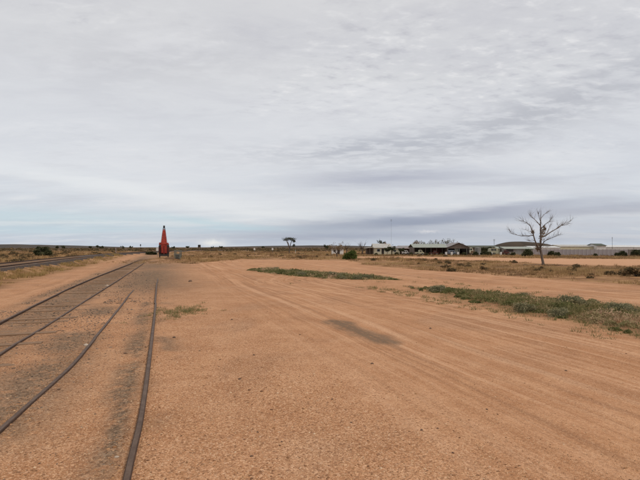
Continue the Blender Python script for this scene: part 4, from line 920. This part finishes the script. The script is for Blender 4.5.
def post(px, pb, pt, w, m, name, label, cat, head=None, d=None):
    x_, y_ = at(px, pb) if d is None else (gx(px, d), d); z_ = float(gz(x_, y_)); H = HC+(247-pt)*y_/480-z_
    t = thing(name, label, cat, (x_, y_, z_)); b = MB(); b.tube([(0, 0, -0.2), (0, 0, H)], [w, w*0.7], 7); b.build('pole', m, t)
    if head: head(t, H)
    return t
def plate(w, h, m, nm='plate'):
    def f(t, H):
        b = MB(); b.box(-w/2, w/2, -0.12, -0.08, H-h, H); b.build(nm, m, t)
    return f
post(116, 255.4, 247.6, 0.10, M_PINK, 'marker_post', 'pale marker post beside the raised railway line', 'post', plate(0.3, 0.5, M_PINK))
post(140.6, 251.5, 244.2, 0.08, M_BLACK, 'signal_post', 'small dark railway signal on the skyline left of the crane', 'signal', plate(0.5, 0.9, M_BLACK, 'signal_head'))
post(254.5, 253.4, 247.9, 0.06, M_GREYST, 'white_sign', 'white sign on the plain, the one farther from the flat topped tree', 'sign', plate(0.55, 0.75, M_WHITE))
post(272.6, 253.4, 247.9, 0.06, M_GREYST, 'white_sign', 'white sign on the plain, the one nearer to the flat topped tree', 'sign', plate(0.55, 0.75, M_WHITE))
post(295.5, 253.6, 249.3, 0.06, M_WHITE, 'marker_post', 'thin pale post right of the flat topped tree', 'post')
# dark tank tower on the skyline
d_ = 330.; x_ = gx(199.3, d_); z_ = float(gz(x_, d_)); tt_ = thing('tank_tower', 'small dark tank tower on the skyline right of the crane', 'tank', (x_, d_, z_)); H = HC+(247-244.7)*d_/480-z_
for sx in (-0.6, 0.6):
    for sy in (-0.6, 0.6):
        b = MB(); b.tube([(sx*1.2, sy*1.2, -0.2), (sx, sy, H-1.7)], 0.09, 6); b.build('leg', M_BLACK, tt_)
b = MB(); b.cyl((0, 0, H-0.9), (0, 0, 1), 0.95, 1.7, 18); b.cyl((0, 0, H-0.02), (0, 0, 1), 1.0, 0.1, 18, 0, 0.3); b.build('tank', M_BLACK, tt_)

# ------------------------------------------------------------------ buildings
def gable_shed(name, label, cat, px0, px1, d, z_eave, z_ridge, depth, mroof, mwall, rz=0.0, ridge='x', eave=0.35, windows=(), doors_openings=(), group=None, front=True):
    """box building; front wall faces -y. windows/doors: (x0, x1, z0, z1) in metres from the left end"""
    x0, x1 = gx(px0, d), gx(px1, d); w = x1-x0; cx = (x0+x1)/2; z0 = min(float(gz(cx, d)), float(gz(x0, d)), float(gz(x1, d)))
    t = thing(name, label, cat, (cx, d, z0), rz, group); h = w/2
    b = MB()
    if ridge == 'x':
        if front: b.box(-h, h, 0, 0.12, -0.3, z_eave)
        b.box(-h, h, depth-0.12, depth, -0.3, z_eave)
        for s in (-h, h-0.12):
            b.loft([[(s, 0.12, -0.3), (s, depth-0.12, -0.3), (s, depth-0.12, z_eave), (s, depth/2, z_ridge-0.06), (s, 0.12, z_eave)], [(s+0.12, 0.12, -0.3), (s+0.12, depth-0.12, -0.3), (s+0.12, depth-0.12, z_eave), (s+0.12, depth/2, z_ridge-0.06), (s+0.12, 0.12, z_eave)]])
    else:
        for yy in (0, depth-0.12):
            if yy == 0 and not front: continue
            b.loft([[(-h, yy, -0.3), (h, yy, -0.3), (h, yy, z_eave), (0, yy, z_ridge-0.06), (-h, yy, z_eave)], [(-h, yy+0.12, -0.3), (h, yy+0.12, -0.3), (h, yy+0.12, z_eave), (0, yy+0.12, z_ridge-0.06), (-h, yy+0.12, z_eave)]])
        b.box(-h, -h+0.12, 0.12, depth-0.12, -0.3, z_eave); b.box(h-0.12, h, 0.12, depth-0.12, -0.3, z_eave)
    b.build('wall', mwall, t)
    r = MB()
    if ridge == 'x':
        k = (z_ridge-z_eave)/(depth/2)
        for s in (0, 1):
            ya, yb = (-eave, depth/2) if s == 0 else (depth+eave, depth/2); za = z_eave-k*eave+0.02
            r.loft([[(-h-0.25, ya, za), (-h-0.25, yb, z_ridge+0.02), (-h-0.25, yb, z_ridge+0.08), (-h-0.25, ya, za+0.06)], [(h+0.25, ya, za), (h+0.25, yb, z_ridge+0.02), (h+0.25, yb, z_ridge+0.08), (h+0.25, ya, za+0.06)]])
    else:
        k = (z_ridge-z_eave)/h
        for s in (-1, 1):
            xa = s*(h+eave); za = z_eave-k*eave+0.02
            r.loft([[(xa, -0.3, za), (0, -0.3, z_ridge+0.02), (0, -0.3, z_ridge+0.08), (xa, -0.3, za+0.06)], [(xa, depth+0.3, za), (0, depth+0.3, z_ridge+0.02), (0, depth+0.3, z_ridge+0.08), (xa, depth+0.3, za+0.06)]])
    r.build('roof', mroof, t)
    for (a, c_, z1, z2) in windows:
        f_ = MB(); f_.box(-h+a-0.07, -h+c_+0.07, -0.05, -0.003, z1-0.07, z2+0.07); fo = f_.build('window', M_WHITE, t)
        g_ = MB(); g_.box(-h+a, -h+c_, -0.065, -0.053, z1, z2); g_.build('pane', M_GLASS, fo)
    for (a, c_, z1, z2) in doors_openings:
        f_ = MB(); f_.box(-h+a, -h+c_, -0.05, -0.003, z1, z2); f_.build('door', M_BLACK, t)
    return t
def zpx(py, d): return HC+(247-py)*d/480
# small white hut
gable_shed('small_hut', 'small white hut partly hidden by a leafless brown tree', 'hut', 331.8, 343.5, 138, 1.75, 2.35, 3.5, M_WALLBRN, M_WHITE, 0.0, 'x', 0.3, [(0.5, 1.1, 0.8, 1.4)], [(1.6, 2.3, 0, 1.5)])
# cream house with a verandah
dH = 139.
hs = gable_shed('cream_house', 'cream house with a pale iron roof and a dark verandah at its left', 'house', 374, 391, dH, 2.05, 3.15, 6.5, M_ROOFPALE, M_CREAM, 0.0, 'x', 0.4, [(0.9, 1.7, 0.9, 1.6), (3.3, 4.1, 0.9, 1.6)], [(2.2, 2.9, 0, 1.75)])
hw_ = (gx(391, dH)-gx(374, dH))/2; vx0 = gx(366, dH)-gx(382.5, dH)
b = MB(); b.loft([[(vx0-0.2, -0.6, 1.85), (-hw_-0.26, -0.6, 2.15), (-hw_-0.26, -0.6, 2.22), (vx0-0.2, -0.6, 1.92)], [(vx0-0.2, 6.0, 1.85), (-hw_-0.26, 6.0, 2.15), (-hw_-0.26, 6.0, 2.22), (vx0-0.2, 6.0, 1.92)]]); b.build('verandah_roof', M_ROOFPALE, hs)
for k in range(3):
    xx = vx0+k*(-hw_-vx0-0.3)/2
    b = MB(); b.box(xx, xx+0.1, -0.5, -0.4, -0.2, 1.86); b.build('verandah_post', M_TIMBER, hs)
b = MB(); b.box(vx0+0.2, -hw_-0.02, 3.2, 3.3, -0.2, 1.9); b.build('back_wall', M_WALLBRN, hs)
b = MB(); b.box(1.0, 1.5, 3.0, 3.5, 2.7, 3.55); b.build('chimney', M_PINK, hs)
gable_shed('cream_annex', 'low cream annex right of the mast beside the cream house', 'house', 391.8, 399.8, 141, 1.85, 2.35, 5, M_ROOFGREY, M_CREAM, 0.0, 'x', 0.3, [(0.6, 1.2, 0.8, 1.4)], [])
# low verandah shed
dS = 140.
ls = gable_shed('verandah_shed', 'low shed with a pinkish grey roof and a dark open front', 'shed', 400, 414.2, dS+2.2, 2.0, 2.55, 5, M_ROOFGREY, M_WALLBRN, 0.0, 'x', 0.1)
h_ = (gx(414.2, dS)-gx(400, dS))/2
b = MB(); b.loft([[(-h_, -2.4, 1.75), (-h_, -0.12, 1.93), (-h_, -0.12, 1.99), (-h_, -2.4, 1.81)], [(h_, -2.4, 1.75), (h_, -0.12, 1.93), (h_, -0.12, 1.99), (h_, -2.4, 1.81)]]); b.build('verandah_roof', M_PINK, ls)
for k in range(4):
    xx = -h_+0.1+k*(2*h_-0.3)/3; b = MB(); b.box(xx, xx+0.09, -2.3, -2.21, -0.2, 1.76); b.build('verandah_post', M_TIMBER, ls)
# the big open-fronted shed with a gable end
dO = 131.; ox0, ox1 = gx(414, dO), gx(448.0, dO); w = ox1-ox0
os_ = thing('open_shed', 'long open fronted shed with a pale green iron roof', 'shed', ((ox0+ox1)/2, dO, float(gz((ox0+ox1)/2, dO)))); h = w/2
b = MB(); b.box(-h, h, 6.9, 7.0, -0.2, 2.45); b.box(-h, -h+0.08, 0.1, 6.9, -0.2, 2.2); b.build('wall', M_WALLBRN, os_)
b = MB()
for ya, za, yb, zb in [(-0.5, 2.06, 3.5, 3.02), (7.5, 2.06, 3.5, 3.02)]:
    b.loft([[(-h-0.3, ya, za), (-h-0.3, yb, zb), (-h-0.3, yb, zb+0.07), (-h-0.3, ya, za+0.07)], [(h-0.02, ya, za), (h-0.02, yb, zb), (h-0.02, yb, zb+0.07), (h-0.02, ya, za+0.07)]])
b.build('roof', M_ROOFGRN, os_)
for k in range(7):
    xx = -h+0.05+k*(w-0.2)/6; b = MB(); b.box(xx, xx+0.1, -0.1, 0.0, -0.2, 2.12); b.build('post', M_TIMBER, os_)
b = MB(); b.box(-h, h-0.05, -0.12, -0.02, 2.0, 2.13); b.build('fascia_beam', M_TIMBER, os_)
b = MB(); b.box(h*0.22, h*0.72, 2.4, 2.5, 0, 1.9); b.build('partition', M_REDSHADE, os_)
# gabled bay at its right end
gx0, gx1 = gx(447.6, dO-1.2), gx(469.5, dO-1.2); gw = (gx1-gx0)/2
gs = thing('gable_shed', 'brown gabled shed with an open dark bay at the right end of the long shed', 'shed', ((gx0+gx1)/2, dO-1.2, float(gz(gx0, dO-1.2))))
b = MB(); zE, zR = 2.15, 3.35
b.loft([[(-gw, 0, zE-0.32), (gw, 0, zE-0.32), (gw, 0, zE), (0, 0, zR), (-gw, 0, zE)], [(-gw, 0.1, zE-0.32), (gw, 0.1, zE-0.32), (gw, 0.1, zE), (0, 0.1, zR), (-gw, 0.1, zE)]])
b.build('gable_wall', M_WALLBRN, gs)
b = MB(); b.box(-gw, gw, 7.9, 8.0, -0.2, zE); b.box(gw-0.1, gw, 0.1, 7.9, -0.2, zE); b.box(-gw, -gw+0.1, 0.1, 7.9, -0.2, zE); b.build('wall', M_WALLBRN, gs)
b = MB(); k = (zR-zE)/gw
for s in (-1, 1):
    xa = s*(gw+0.3); za = zE-k*0.3+0.03
    b.loft([[(xa, -0.3, za), (0, -0.3, zR+0.03), (0, -0.3, zR+0.10), (xa, -0.3, za+0.07)], [(xa, 8.2, za), (0, 8.2, zR+0.03), (0, 8.2, zR+0.10), (xa, 8.2, za+0.07)]])
b.build('roof', M_ROOFGREY, gs)
for xx in (-gw, -gw*0.35, gw*0.05, gw*0.72, gw-0.14):
    b = MB(); b.box(xx, xx+0.14, -0.06, 0.08, -0.2, zE-0.3); b.build('post', M_GREYST, gs)
b = MB(); b.box(-gw*0.33, 0.0, 0.12, 0.2, 0.7, 1.75); b.build('infill_panel', M_GREYST, gs)
# vehicles and clutter around the sheds
def vehicle(px0, px1, d, ztop, mbody, name, label, cat, style='van'):
    x0, x1 = gx(px0, d), gx(px1, d); w = x1-x0; cx = (x0+x1)/2; t = thing(name, label, cat, (cx, d, float(gz(cx, d)))); h = w/2; rw = 0.30
    if style == 'van': prof = [(-h, 0.42), (h, 0.42), (h, ztop*0.55), (h-0.12*w, ztop*0.62), (h-0.24*w, ztop), (-h+0.04*w, ztop), (-h, ztop*0.9)]
    elif style == 'caravan': prof = [(-h, 0.42), (h, 0.42), (h+0.02*w, ztop*0.5), (h-0.06*w, ztop*0.93), (h-0.14*w, ztop), (-h+0.14*w, ztop), (-h+0.05*w, ztop*0.9), (-h-0.02*w, ztop*0.5)]
    else: prof = [(-h, 0.42), (h, 0.42), (h, ztop*0.56), (h-0.16*w, ztop*0.62), (h-0.28*w, ztop), (-h*0.08, ztop), (-h*0.16, ztop*0.6), (-h, ztop*0.6)]
    b = MB(); b.loft([[(p[0], 0, p[1]) for p in prof], [(p[0], 1.7, p[1]) for p in prof]]); b.build('body', mbody, t)
    b = MB(); zz = (ztop*0.66, ztop*0.9)
    if style == 'ute': b.box(-h*0.02, h*0.36, -0.02, -0.004, *zz)
    else: b.box(-h*0.7, -h*0.1, -0.02, -0.004, *zz); b.box(0.02, h*0.45, -0.02, -0.004, *zz)
    b.build('side_window', M_GLASS, t)
    for sx in ((-0.60, 0.60) if style != 'caravan' else (-0.12, 0.12)):
        for yy in (0.09, 1.61):
            b = MB(); b.cyl((sx*h, yy, 0.32), (0, 1, 0), 0.32, 0.22, 16); wo_ = b.build('wheel', M_RUBBER, t)
            b = MB(); b.cyl((sx*h, yy-0.12 if yy < 1 else yy+0.12, 0.32), (0, 1, 0), 0.18, 0.02, 12); b.build('rim', M_GREYST, wo_)
    return t
vehicle(415.8, 424.2, 127, 1.45, M_OLIVE, 'old_utility', 'pale olive old vehicle parked before the left end of the open shed', 'vehicle', 'ute')
vehicle(402.5, 409, 133, 1.25, M_WHITE, 'parked_car', 'white vehicle parked before the low verandah shed', 'car', 'van')
vehicle(466.8, 474.0, 134, 2.05, M_CREAM, 'old_van', 'cream old van beside the gabled shed', 'van', 'van')
vehicle(489.8, 498.4, 133, 1.9, M_OLIVE, 'old_caravan', 'pale olive caravan left of the long grey shed', 'caravan', 'caravan')
vehicle(429.5, 438.5, 130.5, 1.25, M_REDSHADE, 'old_utility', 'dark red old vehicle standing in the middle of the open shed', 'vehicle', 'ute')
vehicle(449.2, 456.0, 126.5, 1.4, mat('blue_grey_paint', (0.20, 0.23, 0.27), (0.14, 0.15, 0.17), 2, 0.5), 'parked_car', 'blue grey car before the left bay of the gabled shed', 'car', 'van')
vehicle(503.2, 509.6, 131, 1.35, M_REDSHADE, 'parked_car', 'dark red vehicle before the left end of the long grey shed', 'car', 'ute')
vehicle(470.2, 476.2, 129, 1.2, mat('tan_paint', (0.36, 0.24, 0.14), (0.26, 0.16, 0.09), 2, 0.6), 'old_utility', 'tan old vehicle before the cream van', 'vehicle', 'ute')
def drum(px, d, ht, r, m, label, cat='drum', name='drum', group=None):
    x_ = gx(px, d); t = thing(name, label, cat, (x_, d, float(gz(x_, d))), 0, group); b = MB()
    b.tube([(0, 0, -0.05), (0, 0, ht)], r, 14); b.build('barrel', m, t)
    b = MB()
    for zz in (0.04, ht*0.33, ht*0.66, ht-0.03): b.tube([(0, 0, zz-0.02), (0, 0, zz+0.02)], r*1.07, 14)
    b.build('hoop', m, t)
for px, lb in [(446.0, 'white drum at the junction of the long shed and the gabled shed'), (451.6, 'white drum before the left bay of the gabled shed'), (457.8, 'white drum before the dark open bay of the gabled shed'), (480.4, 'white drum right of the grey tank'), (491.2, 'white drum under the left end of the olive caravan'), (500.8, 'white drum left of the long grey shed')]:
    drum(px, 126, 0.95, 0.27, M_WHITE, lb)
x_ = gx(477.8, 134); d_ = 134; t = thing('water_tank', 'grey corrugated water tank between the cream van and the dark trees', 'tank', (x_, d_, float(gz(x_, d_)))); b = MB()
b.tube([(0, 0, -0.1), (0, 0, 2.05)], 0.82, 24); b.build('tank', M_WALLGREY, t); b = MB(); b.cyl((0, 0, 2.10), (0, 0, 1), 0.84, 0.08, 24, 0, 0.2); b.build('lid', M_ROOFGREY, t)
ds_ = gable_shed('dark_shed', 'dark green roofed shed behind the dark trees and the caravan', 'shed', 470.5, 498, 147, 2.05, 2.6, 6, mat('dark_green_roof_iron', (0.060, 0.072, 0.050), (0.09, 0.085, 0.06), 1.5, 0.7), M_WALLBRN, 0.0, 'x', 0.3, [], [(3.4, 5.6, 0, 1.8)])
gable_shed('tin_shed', 'small pale green tin shed left of the long grey shed', 'shed', 497.5, 505.5, 140, 1.75, 2.2, 4, M_ROOFGRN, M_OLIVE, 0.0, 'x', 0.15, [], [(0.8, 1.6, 0, 1.6)])
lg = gable_shed('long_shed', 'long low grey iron shed below the hill with a dark bush against it', 'shed', 505, 534, 137, 1.7, 2.25, 7, M_ROOFGRN, M_WALLGREY, 0.0, 'x', 0.25, [], [(0.3, 2.4, 0.9, 1.66)])  # shaded open part of the front, drawn as a flat black panel
# corrugated boundary fence: separate sheets on posts
def fence(px0, px1, d0, d1, ht, m, label, npan):
    A = Vector((gx(px0, d0), d0, 0)); B = Vector((gx(px1, d1), d1, 0)); z0 = min(float(gz(A.x, A.y)), float(gz(B.x, B.y)))
    e = (B-A); L = e.length; t = thing('corrugated_fence', label, 'fence', (A.x, A.y, z0), math.atan2(e.y, e.x)); pw = L/npan
    mb = MB(); mb.box(0.01, pw-0.02, -0.02, 0.02, -0.1, ht); pm = mb.build('panel', m, t)
    pb = MB(); pb.box(-0.05, 0.05, 0.03, 0.12, -0.2, ht+0.06); po = pb.build('post', M_TIMBER, t)
    r_ = random.Random(9)
    for k in range(npan):
        for src in (pm, po):
            o = src if k == 0 else src.copy()
            if k: COL.objects.link(o); o.parent = t
            o.location = (k*pw, 0, r_.uniform(-0.03, 0.03) if src is pm else 0)
    return t
fence(531, 628, 128, 122, 1.62, M_FENCE, 'long lilac grey corrugated iron fence right of the dead tree', 24)
fence(628.2, 720, 122, 118, 1.62, M_FENCEDK, 'darker brown grey end of the corrugated fence at the right edge', 22)
# sheds showing over the fence
gable_shed('store_shed', 'white shed behind the fence next to the dead tree', 'shed', 532, 560, 148, 2.0, 2.45, 8, M_ROOFWHITE, M_WHITE, 0.0, 'x', 0.2)
gable_shed('store_shed', 'cream yellow shed with a pale roof behind the fence', 'shed', 560.5, 595.5, 152, 2.35, 2.9, 9, M_ROOFPALE, M_CREAM, 0.0, 'x', 0.2)
gable_shed('store_shed', 'white shed with a dark green roof behind the fence left of the antenna pole', 'shed', 597.0, 606.0, 150, 2.65, 3.25, 6, mat('dark_green_iron', (0.05, 0.065, 0.045), (0.08, 0.085, 0.06), 1.5, 0.6), M_WHITE, 0.0, 'x', 0.3)
gable_shed('store_shed', 'long white shed behind the fence below the antenna pole', 'shed', 606.5, 633, 154, 2.15, 2.75, 8, M_ROOFWHITE, M_WHITE, 0.0, 'x', 0.2)
gable_shed('store_shed', 'white shed behind the darker fence at the right edge', 'shed', 634, 672, 156, 2.1, 2.7, 8, M_ROOFWHITE, M_WHITE, 0.0, 'x', 0.2)
# masts
def cross(n, w):
    def f(t, H):
        b = MB()
        for k in range(n): b.box(-w/2, w/2, -0.03, 0.03, H-0.25-0.3*k, H-0.19-0.3*k)
        b.build('antenna', M_GREYST, t)
    return f
post(391.3, 0, 219, 0.022, M_GREYST, 'radio_mast', 'very tall thin radio mast beside the cream house', 'mast', cross(2, 0.5), 138)
post(612.3, 0, 237, 0.05, M_BLACK, 'antenna_pole', 'thin dark antenna pole above the white sheds at right', 'mast', cross(2, 0.35), 150)
post(494.2, 0, 239, 0.06, M_BLACK, 'antenna_pole', 'thin antenna pole with a crossbar above the olive caravan', 'mast', cross(2, 0.7), 150)
